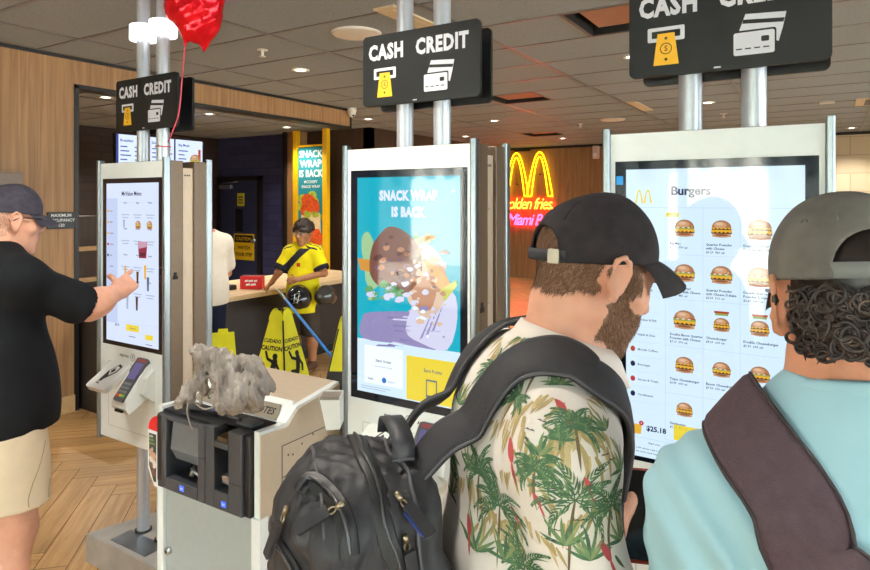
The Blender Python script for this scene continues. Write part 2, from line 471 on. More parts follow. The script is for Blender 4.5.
# storefront behind the photographer: mullions and glass that let the daylight in
FY = -3.2
FRAME = mat('storefront_frame', '2c2f31', .4, .5, noise=(20, .05))
b = M(); b.box(-5.2, 4.12, FY-.08, FY, 0, .3, PLASTER); b.box(-5.2, 4.12, FY-.08, FY, 2.6, HC, PLASTER); struct(b, 'wall_front')
GL = bpy.data.materials.new('window_glass'); GL.use_nodes = True
_n = GL.node_tree; _n.nodes.clear(); _o = _n.nodes.new('ShaderNodeOutputMaterial'); _m = _n.nodes.new('ShaderNodeMixShader')
_t = _n.nodes.new('ShaderNodeBsdfTransparent'); _g = _n.nodes.new('ShaderNodeBsdfGlossy'); _f = _n.nodes.new('ShaderNodeFresnel')
_t.inputs['Color'].default_value = (.94, .97, .96, 1); _g.inputs['Roughness'].default_value = .02
_n.links.new(_f.outputs[0], _m.inputs[0]); _n.links.new(_t.outputs[0], _m.inputs[1]); _n.links.new(_g.outputs[0], _m.inputs[2]); _n.links.new(_m.outputs[0], _o.inputs[0])
xs = [-5.0, -3.6, -2.35, -1.2, .1, 1.4, 2.7, 4.0]
for i in range(7):
    b = M(); x0, x1 = xs[i], xs[i+1]
    for a, c in ((x0, x0+.05), (x1-.05, x1)): b.box(a, c, FY-.09, FY+.01, .3, 2.6, FRAME)
    b.box(x0+.05, x1-.05, FY-.09, FY+.01, .3, .36, FRAME); b.box(x0+.05, x1-.05, FY-.09, FY+.01, 2.54, 2.6, FRAME)
    w_ = struct(b, 'window_%d' % (i+1))
    g_ = M(); g_.box(x0+.05, x1-.05, FY-.045, FY-.039, .36, 2.54, GL); g_.build('glass_pane', w_)
ys = [-3.2, -1.3, .6, 2.5, 4.4, 6.3, 8.2, 10.2]  # unseen side windows, added to bring in daylight from the right
for i in range(7):
    b = M(); y0, y1 = ys[i], ys[i+1]
    for a, c in ((y0, y0+.05), (y1-.05, y1)): b.box(4.0, 4.1, a, c, .3, 2.6, FRAME)
    b.box(4.0, 4.1, y0+.05, y1-.05, .3, .36, FRAME); b.box(4.0, 4.1, y0+.05, y1-.05, 2.54, 2.6, FRAME)
    w_ = struct(b, 'window_%d' % (i+8))
    g_ = M(); g_.box(4.045, 4.051, y0+.05, y1-.05, .36, 2.54, GL); g_.build('glass_pane', w_)
# pavement, and an added building whose white piers brighten the screens' reflections
b = M(); b.box(-14, 16, -16, FY-.08, -.08, -.01, mat('pavement', 'b5b0a8', .8, noise=(3, .08))); b.box(4.12, 16, FY-.08, 14, -.08, -.01, mat('pavement', 'b5b0a8', .8, noise=(3, .08))); struct(b, 'ground')

EXT = mat('exterior_white', 'e4e2dc', .8, noise=(2, .04)); EXD = mat('exterior_dark', '4c5250', .6, noise=(3, .1)); EXG = mat('exterior_green', '2f8a5a', .5, noise=(4, .1))
r = empty('reflection_building', (-4, -10, 0), 'added building outside the view, its white piers placed to brighten screen reflections', 'building')
b = M(); b.box(-12, 14, -1.2, -.6, 0, 4.2, EXD); b.build('facade', r)
for x0, x1 in ((-5.3, -3.7), (-3.4, -2.9), (1.2, 3.0), (5.0, 6.2)): b = M(); b.box(x0, x1, -.6, -.45, 0, 3.4, EXT); b.build('reflection_pier', r)
b = M()
for k in range(40): b.box(-11+.6*k, -10.7+.6*k, -.6, .3, 2.9, 3.1, EXG if k % 2 else EXT)
b.build('striped_awning', r)
# ------------------------------------------------------------------ door in the service wall
b = M(); DOORM = mat('navy_door', '30375a', .45, noise=(15, .05))
b.box(-9.38, -8.42, 7.66, 7.70, 0, 2.0, DOORM)
d1 = struct(b, 'door_1')
b = M(); b.box(-9.46, -9.38, 7.64, 7.70, 0, 2.08, TRIMB); b.box(-8.42, -8.34, 7.64, 7.70, 0, 2.08, TRIMB); b.box(-9.46, -8.34, 7.64, 7.70, 2.0, 2.08, TRIMB)
b.build('door_frame', d1)
b = M(); b.box(-9.36, -9.05, 7.60, 7.66, 1.86, 1.93, ALU, .006); b.tube([(-9.33, 7.62, 1.95), (-8.86, 7.60, 1.985)], .012, ALU)
b.build('door_closer', d1)
b = M(); b.lathe([(.0, 0), (.03, 0), (.03, .02), (.012, .03), (.012, .05), (.03, .06), (.025, .08), (0, .085)], ALU, 16, Matrix.Translation((-8.5, 7.66, .95)) @ Matrix.Rotation(PI/2, 4, 'X'))
b.build('door_knob', d1)
b = M(); b.box(-8.98, -8.80, 7.654, 7.66, 1.1, 1.5, mat('vision_pane', '1b1a20', .1, noise=(8, .2))); b.build('vision_panel', d1)
CY = mat('caution_yellow', 'e8c11e', .45, noise=(20, .05))
b = M(); b.box(-9.02, -8.50, 7.646, 7.652, .60, 1.06, CY, .001); b.box(-8.99, -8.53, 7.643, 7.647, .91, 1.04, INK)
b.text('CAUTION', CY, (-8.76, 7.6425, .945), (1, 0, 0), (0, 0, 1), .062, 'CENTER', .03)
b.text('WATCH', INK, (-8.76, 7.6425, .79), (1, 0, 0), (0, 0, 1), .062, 'CENTER', .03)
b.text('YOUR STEP', INK, (-8.76, 7.6425, .67), (1, 0, 0), (0, 0, 1), .062, 'CENTER', .03)
tag(b.build('caution_sign'), 'yellow and black CAUTION watch your step sign on the navy door', 'sign')
b = M(); b.box(-8.94, -8.76, 7.654, 7.66, 1.55, 1.78, mat('notice_yellow', 'd8d13a', .5))
for k in range(3): b.box(-8.91, -8.79, 7.651, 7.655, 1.6+.05*k, 1.62+.05*k, INK)
tag(b.build('door_notice'), 'small yellow notice sticker high on the navy door', 'sticker')

# ------------------------------------------------------------------ things on the wooden wall
b = M(); b.box(WX, WX+.012, 2.485, 2.69, 1.432, 1.562, BLACK, .004)
LW = mat('letter_white', 'e8e8e6', .5)
for k, t in enumerate(('MAXIMUM', 'OCCUPANCY', '120')):
    b.text(t, LW, (WX+.013, 2.5875, 1.525-.038*k), (0, 1, 0), (0, 0, 1), .024, 'CENTER', .03)
tag(b.build('occupancy_sign'), 'small black MAXIMUM OCCUPANCY 120 sign on the wood wall', 'sign')
b = M(); b.box(WX, WX+.10, 2.12, 2.275, 1.60, 1.848, mat('grey_brown_box', '6b5b50', .4, .4)); b.box(WX, WX+.105, 2.10, 2.12, 1.59, 1.856, ALU, .004)
tag(b.build('wall_dispenser'), 'metal box with brown side fixed to the wood wall above the capped man', 'dispenser')
def lathe_thing(name, prof, mats_, pos, label, cat, group=None, flip=True, n=28):
    b = M()
    for pr, m_ in zip(prof, mats_): b.lathe([(r, -z if flip else z) for r, z in pr], m_, n)
    return tag(b.build(name, loc=None), label, cat, group), pos
LAMP = mat('lamp_lens', 'fff3dc', .3, emit=14, emit_col='fff0d8')
FITW = mat('fitting_white', 'dedad2', .5, noise=(30, .02))
def downlight(x, y, label, power=POWER):
    r = empty('ceiling_downlight', (x, y, HC), label, 'light', 'round ceiling downlights')
    b = M(); b.lathe([(.075, -.001), (.078, -.008), (.052, -.010), (.048, -.003)], FITW, 28); b.build('trim_ring', r)
    b = M(); b.lathe([(.0, -.004), (.048, -.004)], LAMP, 24); b.build('lens', r)
    l = bpy.data.lights.new('downlight_lamp', 'SPOT'); l.energy = power; l.spot_size = math.radians(125); l.spot_blend = .6; l.shadow_soft_size = .05; l.color = (1, .93, .83)
    lo = bpy.data.objects.new('downlight_lamp', l); COL.objects.link(lo); lo.location = (x, y, HC-.03)
for x, y, lb in ((-6.68, 3.92, 'lit downlight over the counter, nearest the wood wall opening'), (-6.83, 5.39, 'lit downlight over the counter, just right of the cash sign'),
                 (-7.06, 7.0, 'lit downlight over the counter, in front of the navy tile wall'), (-3.86, 3.99, 'lit downlight beside the sprinkler, nearest ceiling light to the balloon'),
                 (-4.0, 7.98, 'lit downlight in the back ceiling, right of the center payment sign'), (-5.4, 9.66, 'lit downlight in the back ceiling, between the center poles and the vent'),
                 (-4.08, 10.9, 'lit downlight farthest back, above the neon sign wall'), (-1.18, 7.81, 'lit downlight seen between the two right-hand poles')):
    downlight(x, y, lb, POWER*(2.4 if x < -6 and y < 6 else .8 if x < -6 else 1))
for x, y in ((.3, 11.7), (-1.5, 1.0), (-4.0, .5), (1.6, 1.2), (1.6, 4.2), (1.4, 7.8), (-1.3, 5.0), (-3.9, -1.6), (-1.2, -1.6), (1.6, -1.6), (1.4, 10.9), (-1.2, 10.9), (-5.4, 6.9), (-8.6, 4.2)):  # extra fittings out of view, added to brighten floor and far walls
    downlight(x, y, 'added ceiling downlight outside the view, put in to brighten the room')
SPKW = mat('speaker_grille', 'efebe4', .6, noise=(200, .05))
for x, y, lb in ((-2.70, 3.32, 'round white ceiling speaker just above the center payment sign'), (-2.55, 8.76, 'round pale ceiling speaker far back, left of the right payment sign')):
    b = M(); b.lathe([(0, -.012), (.15, -.012), (.165, -.008), (.17, 0)], SPKW, 40); b.lathe([(.152, -.0125), (.156, -.0145), (.16, -.0105)], FITW, 40)
    tag(b.build('ceiling_speaker', loc=None), lb, 'speaker', 'round ceiling speakers').location = (x, y, HC)
for x, y, lb in ((-3.6, 3.32, 'small white sprinkler head left of the ceiling speaker'), (-1.16, 8.93, 'white sprinkler head seen right of the downlight between the right poles'), (-3.1, 9.0, 'tiny sprinkler head far back beyond the orange vent')):
    b = M(); b.lathe([(0, -.004), (.04, -.006), (.042, .004)], FITW, 24); b.lathe([(.012, -.005), (.012, -.03), (.008, -.045), (.026, -.048), (.026, -.052), (0, -.052)], FITW, 16)
    tag(b.build('ceiling_sprinkler'), lb, 'sprinkler', 'ceiling sprinklers').location = (x, y, HC)
VPL = mat('vent_plate', 'b07a62', .6, noise=(10, .05))
for (x, y), lb in zip(VENTS, ('square ceiling air vent at the top edge, beside the right payment sign', 'square ceiling air vent with an orange plate right of the center payment sign', 'farthest square ceiling air vent, above the neon sign')):
    r = empty('ceiling_vent', (x+.305, y+.305, HC), lb, 'vent', 'square ceiling vents')
    b = M()
    for a in range(4):
        T = Matrix.Rotation(PI/2*a, 4, 'Z')
        b.box(-.305, .305, -.305, -.288, -.006, .10, mat('vent_lip', '6b5a52', .5, noise=(20, .05)), T=T); b.box(-.288, .288, -.288, -.280, .0, .10, DARKGAP, T=T)
    b.build('vent_frame', r)
    b = M(); b.box(-.275, .275, -.275, .275, .095, .1, DARKGAP); b.build('vent_recess', r)
    b = M(); b.box(-.225, .225, -.225, .225, .03, .045, VPL, .005); b.build('vent_plate', r)
CREAM = mat('cream_panel', 'd9c6a6', .5, noise=(20, .03))
for cx, cy, sx, sy, lb in ((-2.2, 3.22, .075, .27, 'cream slot diffuser in the ceiling behind the center poles'), (-1.91, 7.68, .06, .40, 'long cream diffuser far back, left of the right kiosk poles'), (.42, 8.7, .16, .30, 'cream framed ceiling vent at the right edge')):
    b = M(); b.box(cx-sx, cx+sx, cy-sy, cy+sy, HC-.012, HC+.006, CREAM, .003); b.box(cx-sx*.45, cx+sx*.45, cy-sy*.8, cy+sy*.8, HC-.014, HC-.010, DGREY if sx > .1 else CREAM)
    tag(b.build('ceiling_diffuser'), lb, 'vent', 'cream ceiling diffusers')
b = M(); b.box(-3.20, -2.02, 1.83, 2.40, HC-.02, HC+.001, mat('lavender_panel', '8d83a6', .4, noise=(4, .04)), .004)
tag(b.build('ceiling_panel'), 'smooth lavender grey ceiling panel above the left kiosk poles', 'panel')
b = M(); b.box(-.09, .06, 8.36, 8.46, HC-.03, HC, FITW, .008); tag(b.build('smoke_detector'), 'small white detector on the ceiling above the right kiosk top corner', 'detector')
b = M(); b.lathe([(.0, 0), (.055, 0), (.055, -.05), (.048, -.055), (.046, -.07), (.038, -.1), (.02, -.118), (0, -.122)], FITW, 28); b.lathe([(0, -.1), (.016, -.104), (.016, -.12), (0, -.126)], BLACK, 14, Matrix.Translation((.03, -.012, .012)))
tag(b.build('ceiling_camera'), 'white dome security camera at the end of the wood beam', 'camera').location = (-4.93, 5.98, HC+.004)
b = M(); b.box(-.06, .06, -.12, 0, -.28, -.02, mat('pinkish_white', 'd8b9ad', .5), .02); b.lathe([(0, .0), (.04, 0), (.035, .03), (0, .045)], FITW, 20, Matrix.Translation((0, -.12, -.2)) @ Matrix.Rotation(PI/2, 4, 'X'))
tag(b.build('wall_sounder'), 'small pinkish box high on the neon sign wall', 'alarm').location = (-3.93, 12.4, HC-.02)

# ------------------------------------------------------------------ neon sign
NY = mat('neon_yellow', 'ffd81a', .4, emit=5.0, emit_col='ffcf10'); NO = mat('neon_orange', 'ffb060', .4, emit=6, emit_col='ff7a2c'); NP = mat('neon_pink', 'ff88aa', .4, emit=6, emit_col='ff4a78')
neon = empty('neon_sign', (-5.4, 12.4, 1.1), 'glowing yellow double-arch neon sign with orange and pink script on the wood wall', 'sign')
NYY = 12.34
def arch(cx, w, zb0, zb1, zt, n=26):
    pts = []
    for i in range(n+1):
        t = -1+2*i/n
        z = zt-(zt-(zb0 if t < 0 else zb1))*abs(t)**2.6
        pts.append((cx+w*t*(.62+.38*abs(t)), NYY, z))
    return pts
b = M()
o = Vector((-5.4, 12.4, 1.1))
def arches(w_out, w_in):
    for c in (-5.66, -5.13):
        outer = arch(c, .285, 1.74, 1.74, 2.66); inner = arch(c, .185, 1.74, 1.74, 2.56)
        if c < -5.4: outer[-1] = (-5.40, NYY, 1.74)
        b.tube([Vector(p)-o for p in outer], .012, NY, 8); b.tube([Vector(p)-o for p in inner], .012, NY, 8)
        for s_ in (0, -1):
            b.tube([Vector(outer[s_])-o, Vector(inner[s_])-o], .012, NY, 8)
arches(0, 0)
b.build('arches', neon)
def script(body, m_, x_c, z, h, nm):
    cu = bpy.data.curves.new('t', 'FONT'); cu.body = body; cu.size = h/.73; cu.align_x = 'CENTER'; cu.shear = .35; cu.space_character = .86
    cu.fill_mode = 'NONE'; cu.bevel_depth = .006; cu.resolution_u = 3; cu.offset = -.006
    ob = bpy.data.objects.new('t', cu); me = ob.to_mesh(); b = M()
    b.add([Vector((x_c+v.co.x*.82, NYY, z+v.co.y))-o for v in me.vertices], [tuple(p.vertices) for p in me.polygons], m_, True)
    ob.to_mesh_clear(); bpy.data.objects.remove(ob); bpy.data.curves.remove(cu)
    b.build(nm, neon)
script('golden fries,', NO, -5.40, 1.47, .25, 'orange_script')
script('Miami Beach', NP, -5.27, 1.13, .25, 'pink_script')
b = M(); b.box(-.32, .05, -.03, 0, 1.60, 1.66, BLACK); b.build('power_box', neon)
for p in ((-5.66, 2.0), (-5.13, 2.2), (-5.4, 1.3)):
    b = M(); b.box(p[0]+5.4-.012, p[0]+5.4+.012, -.06, 0, p[1]-1.1-.012, p[1]-1.1+.012, BLACK); b.build('mounting_bracket', neon)

# ------------------------------------------------------------------ service counter under the beam, shelf unit, menu boards
CTOP = wood('counter_top', 'c4a478', 'd8bd94', (5, .6, 5), .4); CFACE = mat('counter_face', '2a2320', .5, noise=(8, .15))
r = empty('service_counter', (-5.1, 4.6, 0), 'dark fronted service counter with beige top along the opening', 'counter')
b = M(); b.box(-.42, .46, -1.85, 1.42, 0, .73, CFACE); b.build('counter_body', r)
b = M(); b.box(-.46, .50, -1.87, 1.45, .73, .775, CTOP, .004); b.build('counter_top', r)
b = M(); b.box(-.40, .47, -1.84, 1.42, 0, .08, BLACK); b.build('kick_plate', r)
r = empty('shelf_unit', (-6.2, 3.4, 0), 'dark shelf unit with light wood ledges behind the wood wall opening', 'shelf')
b = M(); b.box(-.05, .2, -.75, .6, 0, 1.5, DARKWOOD); b.build('carcass', r)
for z in (.90, 1.195): b = M(); b.box(-.05, .27, -.75, .62, z-.02, z+.022, WOODL); b.build('ledge', r)
MB = glow('menu_blue_white', 'cfdcfb', 1.1); MBT = glow('menu_text', '4a5f9e', .8); MB2 = glow('menu_edge', '3f4db0', .8)
BUN = glow('screen_bun', 'b07a52'); BUN2 = glow('screen_bun_light', 'd0a07a'); PATTY = glow('screen_patty', '55331f'); CHEESE = glow('screen_cheese', 'e8b23a'); LETT = glow('screen_lettuce', '93a552'); TOM = glow('screen_tomato', 'b4472f'); ONION = glow('screen_onion', 'e6ddcf'); BUN3 = glow('screen_bun_dark', '8f5c3c'); SHINE = glow('screen_bun_shine', 'e2bd9c')
def burger(b, P, cx, cz, s, layers=0, kind=0):
    """small burger picture on a display; P(u, v, layer) -> point"""
    def ellip(x, z, rx, rz, m_, ly, a0=0, a1=2*PI, n=14): b.poly([P(cx+s*(x+rx*math.cos(a)), cz+s*(z+rz*math.sin(a)), ly) for a in [a0+(a1-a0)*i/n for i in range(n if a1-a0 > 6 else n+1)]], m_)
    def band(z0, z1, w, m_, ly, wav=0.0):
        n = 10; top = [(-w+2*w*i/n, z1) for i in range(n+1)]; bot = [(w-2*w*i/n, z0-(wav if i % 2 else 0)) for i in range(n+1)]
        b.poly([P(cx+s*x, cz+s*z, ly) for x, z in bot+top], m_)
    band(-.78, -.42, .80, BUN2, layers+1)
    ellip(0, -.62, .82, .22, BUN, layers+1, PI, 2*PI)
    band(-.48, -.2, .88, PATTY, layers+2); band(-.28, -.12, .9, CHEESE, layers+3, .14)
    if kind == 1: band(-.12, .05, .85, LETT, layers+2, .08); band(.0, .16, .86, PATTY, layers+3); band(.12, .22, .84, CHEESE, layers+4, .1)
    elif kind == 2: band(-.14, .1, .92, LETT, layers+2, .1); band(.02, .16, .86, TOM, layers+3)
    else: band(-.12, .08, .84, PATTY, layers+2); band(.05, .16, .84, CHEESE, layers+3, .12)
    ellip(0, .1, .84, .68, BUN3, layers+4, 0, PI); ellip(-.02, .13, .80, .62, BUN, layers+5, 0, PI); ellip(-.1, .34, .55, .30, BUN2, layers+6); ellip(-.18, .44, .32, .15, SHINE, layers+7)
    if kind: [ellip(q_, .03, .13, .06, ONION, layers+6, n=7) for q_ in (-.55, -.1, .38)]
    ellip(0, -.60, .6, .1, BUN3, layers+2, n=10)
X0 = -7.6
for i, (y0, y1, lb) in enumerate(((4.60, 5.02, 'leftmost lit menu board, behind the left kiosk poles'), (5.04, 5.42, 'narrow middle lit menu board between the left kiosk poles'), (5.44, 5.88, 'lit menu board with a burger picture, rightmost behind the left kiosk'))):
    b = M(); b.box(X0-.06, X0, y0-.015, y1+.015, 1.98, 2.50, BLACK)
    P = lambda u, v, l: Vector((X0+.001+.0006*l, u, v))
    q = lambda a, c, d, e, m_, l: b.poly([P(a, d, l), P(c, d, l), P(c, e, l), P(a, e, l)], m_)
    q(y0, y1, 1.99, 2.49-.05*(0), MB, 1); q(y0, y0+.025 if i == 0 else y0+.004, 1.99, 2.49, MB2, 2)
    w = y1-y0
    b.text(('Breakfast', 'Sides', 'Big Meals')[i], MBT, P(y0+.06*w+.02, 2.40, 2), (0, 1, 0), (0, 0, 1), .035, 'LEFT', .03)
    for c_ in range(2 if i < 2 else 1):
        for k in range(6): q(y0+.05+.46*w*c_, y0+.05+.46*w*c_+w*(.22+.06*((k*7+i) % 3)), 2.33-.055*k, 2.345-.055*k, MBT, 2)
    if i == 2: burger(b, P, y1-.12, 2.22, .10, 3, 1); q(y1-.07, y1-.03, 2.2, 2.37, TOM, 2)
    tag(b.build('menu_board'), lb, 'menu board', 'lit menu boards over the counter')

# ------------------------------------------------------------------ banner in the yellow frame
TEAL = mat('banner_teal', '178894', .6, noise=(4, .05)); BW = mat('banner_white', 'eef0e6', .6); BO = mat('banner_orange', 'd8541c', .6, noise=(30, .3)); BG = mat('banner_green', 'a8b63c', .6, noise=(20, .3)); BC = mat('banner_cream', 'e6cfa0', .6, noise=(14, .1)); BR_ = mat('banner_red', 'd84a1e', .6, noise=(5, .1))
YFR = mat('frame_yellow', 'f0b90f', .4, noise=(30, .04))
r = empty('promo_banner', (-6.95, 7.42, 0), 'teal banner with fried chicken picture in a tall yellow frame behind the boy', 'banner')
b = M(); b.box(-.36, -.27, -.04, .04, 0, HC-.01, YFR, .004); b.box(.27, .36, -.04, .04, 0, HC-.01, YFR, .004); b.box(-.27, .27, -.03, .03, .35, .42, YFR); b.box(-.27, .27, -.03, .03, 2.5, 2.53, YFR); b.build('frame', r)
b = M(); b.box(-.27, .27, -.008, .008, .42, 2.5, TEAL)
P = lambda u, v, l=1: Vector((u, -.0085-.0008*l, v))
for k, t in enumerate(('SNACK', 'WRAP', 'IS BACK')): b.text(t, BW, P(0, 2.335-.155*k, 2), (1, 0, 0), (0, 0, 1), .115, 'CENTER', .035, (.95, 1.02, .88)[k])
for k, t in enumerate(('MCCRISPY', 'SNACK WRAP')): b.text(t, BW, P(0, 1.925-.075*k, 2), (1, 0, 0), (0, 0, 1), .045, 'CENTER', .03)
rn = random.Random(5); bl_ = [0]
def blob(cx, cz, rx, rz, m_, l, n=22, j=.10):
    bl_[0] += 1; l = l+bl_[0]*.25
    b.poly([P(cx+rx*math.cos(2*PI*i/n)*(1+rn.uniform(-j, j)), cz+rz*math.sin(2*PI*i/n)*(1+rn.uniform(-j, j)), l) for i in range(n)], m_)
b.poly([P(u, v, 1) for u, v in ((-.27, .42), (.27, .42), (.27, .95), (.1, .72), (-.27, .8))], BR_)
for k in range(9): blob(rn.uniform(-.2, .2), rn.uniform(1.33, 1.75), .09, .07, BG, 2)
b.poly([P(u, v, 5) for u, v in ((-.2, 1.42), (.2, 1.46), (.25, .7), (.05, .52), (-.16, .6), (-.24, 1.0))], BC)
for p in ((-.05, 1.62, .15, .14), (.06, 1.55, .14, .12), (-.1, 1.5, .12, .1), (.12, 1.05, .13, .17), (.1, .86, .12, .14), (-.16, 1.28, .08, .1)): blob(*p, BO, 4)
for k in range(7): blob(rn.uniform(-.2, .2), rn.uniform(1.38, 1.48), .05, .035, BG, 5)
b.build('printed_panel', r)
for z in (1.55, .75):
    b = M(); b.box(-.012, .012, -.05, .0, -.09, .09, ALU, .004); tag(b.build('wall_bracket'), 'small silver upright bracket on the dark panel right of the banner, %s of two' % ('upper' if z > 1 else 'lower'), 'bracket', 'silver brackets by the banner').location = (-6.42, 7.70, z)
# ------------------------------------------------------------------ ordering kiosks (two units back to back on two poles)
DISP_NAVY = mat('screen_border', '0b1220', .06, spec=.5, noise=(30, .1))
RING = mat('ring_glow', 'ffffff', .3, emit=1.6, emit_col='f4f7ff')
TXG = mat('printed_grey', '55585a', .6)
IVORY = mat('reader_white', 'd9dcd8', .35, noise=(30, .02))
def payment_sign(front):
    """black board with CASH CREDIT lettering and the banknote and card pictograms"""
    sgn = -1 if front else 1
    yb = -.033 if front else .033
    x0, x1 = (-.222, .229) if front else (-.205, .226); z0, z1 = (1.968, 2.205)
    if not front: z0, z1 = 1.958, 2.195
    b = M()
    pl = rrect(x0, x1, z0, z1, .016)
    b.prism(pl if front else pl, SIGNBLK, lambda u, v, w: Vector((u, w, v)), yb, yb+sgn*.012)
    yf = yb+sgn*.0125; W = x1-x0; Hh = z1-z0
    def P(fx, fy, l=0): return Vector(((x0+fx*W) if front else (x1-fx*W), yf+sgn*.0006*l, z1-fy*Hh))
    ux = (1, 0, 0) if front else (-1, 0, 0)
    b.text('CASH', LETTER, P(.215, .345, 1), ux, (0, 0, 1), .050, 'CENTER', .065, .76, space=1.12)
    b.text('CREDIT', LETTER, P(.695, .345, 1), ux, (0, 0, 1), .050, 'CENTER', .065, .76, space=1.12)
    A = Hh/W
    def rr(a, c, d, e, r, m_, l):  # rounded rectangle in board fractions, r in metres
        cx = [P(u/W, v/Hh, l) for u, v in rrect(a*W, c*W, d*Hh, e*Hh, r)]
        b.poly(cx, m_)
    rr(.105, .305, .475, .63, .004, LETTER, 1); rr(.128, .282, .515, .59, .002, SIGNBLK, 2)
    b.poly([P(.16, .545, 3), P(.252, .545, 3), P(.275, .885, 3), P(.137, .885, 3)], YEL)
    def ring(fx, fy, r0, r1, m_, l, n=20):
        for i in range(n):
            a, c = 2*PI*i/n, 2*PI*(i+1)/n
            b.poly([P(fx+r*math.cos(t)/W, fy+r*math.sin(t)/Hh, l) for r, t in ((r0, a), (r1, a), (r1, c), (r0, c))], m_)
    ring(.206, .71, .0125, .0148, INK, 4)
    b.text('S', INK, P(.206, .735, 4), ux, (0, 0, 1), .014, 'CENTER', .02)
    for v in (.60, .825): ring(.206, v, 0.0005, .0038, INK, 4, 12)
    def card(pts, m_, l): b.poly([P(u, v, l) for u, v in pts], m_)
    card([(.61, .46), (.80, .485), (.785, .63), (.765, .77), (.70, .70), (.58, .62)], LETTER, 1)
    card([(.60, .515), (.793, .545), (.787, .585), (.595, .555)], SIGNBLK, 2)
    rr(.545, .755, .625, .89, .006, SIGNBLK, 3); rr(.553, .747, .645, .875, .005, LETTER, 4)
    rr(.685, .722, .70, .755, .003, SIGNBLK, 5)
    for k in range(4): rr(.565+.043*k, .565+.043*k+.029, .805, .818, .0005, SIGNBLK, 5)
    rr(.455, .49, .958, .975, .0005, LETTER, 1)
    return b
DEFLINES = True
def kiosk(loc, label):
    r = empty('ordering_kiosk', loc, label, 'ordering kiosk', 'self-service ordering kiosks')
    # base plate, narrower at the back
    b = M(); pl = [(-.275, -.155), (.275, -.155), (.275, -.02), (.17, .21), (-.17, .21), (-.275, -.02)]
    pl = [(-.275, -.155), (.275, -.155), (.165, .20), (-.165, .20)]
    b.prism(pl, STEEL, lambda u, v, w: Vector((u, v, w)), 0.0, .128)
    b.prism([(u*.985, v*.985) for u, v in pl], STEEL, lambda u, v, w: Vector((u, v, w)), .128, .131)
    b.box(-.13, .13, -.13, -.03, .131, .1325, ALUD)
    b.build('base_plate', r)
    for sx in (-.079, .067):
        b = M(); b.tube([(sx, 0, .13), (sx, 0, HC)], .0285, POLE, 28, cap=False); b.tube([(sx, 0, .13), (sx, 0, .138)], .037, BLACK, 28)
        b.tube([(sx, 0, HC-.02), (sx, 0, HC)], .042, FITW, 28)
        b.build('support_pole', r)
        b = M(); b.lathe([(.0295, 2.385), (.058, 2.385), (.060, 2.388), (.060, 2.452), (.058, 2.455), (.0295, 2.455)], RING, 36, Matrix.Translation((sx, 0, 0)))
        b.build('ring_light', r)
    # service core between the units
    b = M(); b.box(-.215, .236, -.028, .028, .62, 1.79, BEIGE); 
    for k in range(3): b.box(.2362, .2368, -.015+.011*k, -.008+.011*k, 1.755, 1.762, DARKGAP)
    for k in range(4): b.box(.236, .2385, -.003, .003, .75+.29*k, .756+.29*k, ALU)
    b.build('service_core', r)
    for front in (True, False):
        s = -1 if front else 1
        pre = 'front' if front else 'rear'
        ya, yb = sorted((s*.028, s*.105))
        cab = M(); cab.box(-.2475, .2475, ya, yb, .578, 1.820, TAUPE, .003)
        if front: cab.box(.2476, .2482, -.075, -.06, 1.33, 1.345, DARKGAP); cab.box(.2476, .2490, -.08, -.055, 1.315, 1.33, DARKGAP)
        cab = cab.build(pre+'_cabinet', r)
        bz = M()
        yo = s*.112
        P = lambda u, z, l=0: Vector((u if front else -u, yo+s*.0006*l, z))
        def slab(x0, x1, z0, z1, y0, y1, m_, bev=0): bz.box(x0, x1, min(y0, y1), max(y0, y1), z0, z1, m_, bev)
        slab(-.234, .234, 1.749, 1.818, s*.105, yo, PANEL); slab(-.234, .234, .578, .998, s*.105, yo, PANEL)
        slab(-.234, -.2225, .998, 1.749, s*.105, yo, PANEL); slab(.2225, .234, .998, 1.749, s*.105, yo, PANEL)
        ux = (1, 0, 0) if front else (-1, 0, 0); uz = (0, 0, 1)
        bz.text('PRESS FOR', INK, P(-.015, .957, 1), ux, uz, .0105, 'RIGHT', .04, 1.0, 1); bz.text('ASSISTANCE', INK, P(.045, .957, 1), ux, uz, .0105, 'LEFT', .04, 1.0, 1)
        bz.poly([P(.015+u, .962+v, 1) for u, v in circle(0, 0, .016, 22)], IVORY)
        bz.tube([P(.015+u, .962+v, 1) for u, v in circle(0, 0, .016, 22)], .0012, ALUD, 6, closed=True)
        for u, v, rr_ in ((0, .008, .0028), (0, .0, .0042)): bz.poly([P(.015+u+a, .962+v+c, 2) for a, c in circle(0, 0, rr_, 12)], mat('button_blue', '3d6fae', .4))
        for a0, a1, c0, c1 in ((-.17, .17, .925, .926), (-.17, .17, .635, .636), (-.17, -.169, .635, .926), (.169, .17, .635, .926)):
            bz.poly([P(a0, c0, 1), P(a1, c0, 1), P(a1, c1, 1), P(a0, c1, 1)], TXG)
        bz.text('INSERT OR TAP YOUR CARD HERE', TXG, P(-.15, .908, 1), ux, uz, .008, 'LEFT', .02, 1, 1)
        bz = bz.build(pre+'_bezel', r)
        for sx in (-.243, .243):
            e = M(); e.prism(rrect(sx-.0095, sx+.0095, min(s*.09, s*.122), max(s*.09, s*.122), .006), ALUD, lambda u, v, w: Vector((u, v, w)), .565, 1.832)
            e.build('edge_strip', r)
        d = M(); 
        x0, x1 = -.2224, .2224
        d.box(x0, x1, *sorted((s*.1055, s*.1085)), .9985, 1.7485, DISP_NAVY)
        d.build(pre+'_display', r)
        # card reader on its bracket, scanner shelf
        T = Matrix.Rotation(0 if front else PI, 4, 'Z')
        k = M(); prof = [(-.112, .955), (-.135, .94), (-.225, .825), (-.23, .79), (-.215, .765), (-.19, .775), (-.15, .80), (-.112, .80)]
        k.prism(prof, IVORY, lambda u, v, w: T @ Vector((w, u, v)), .05, .15); 
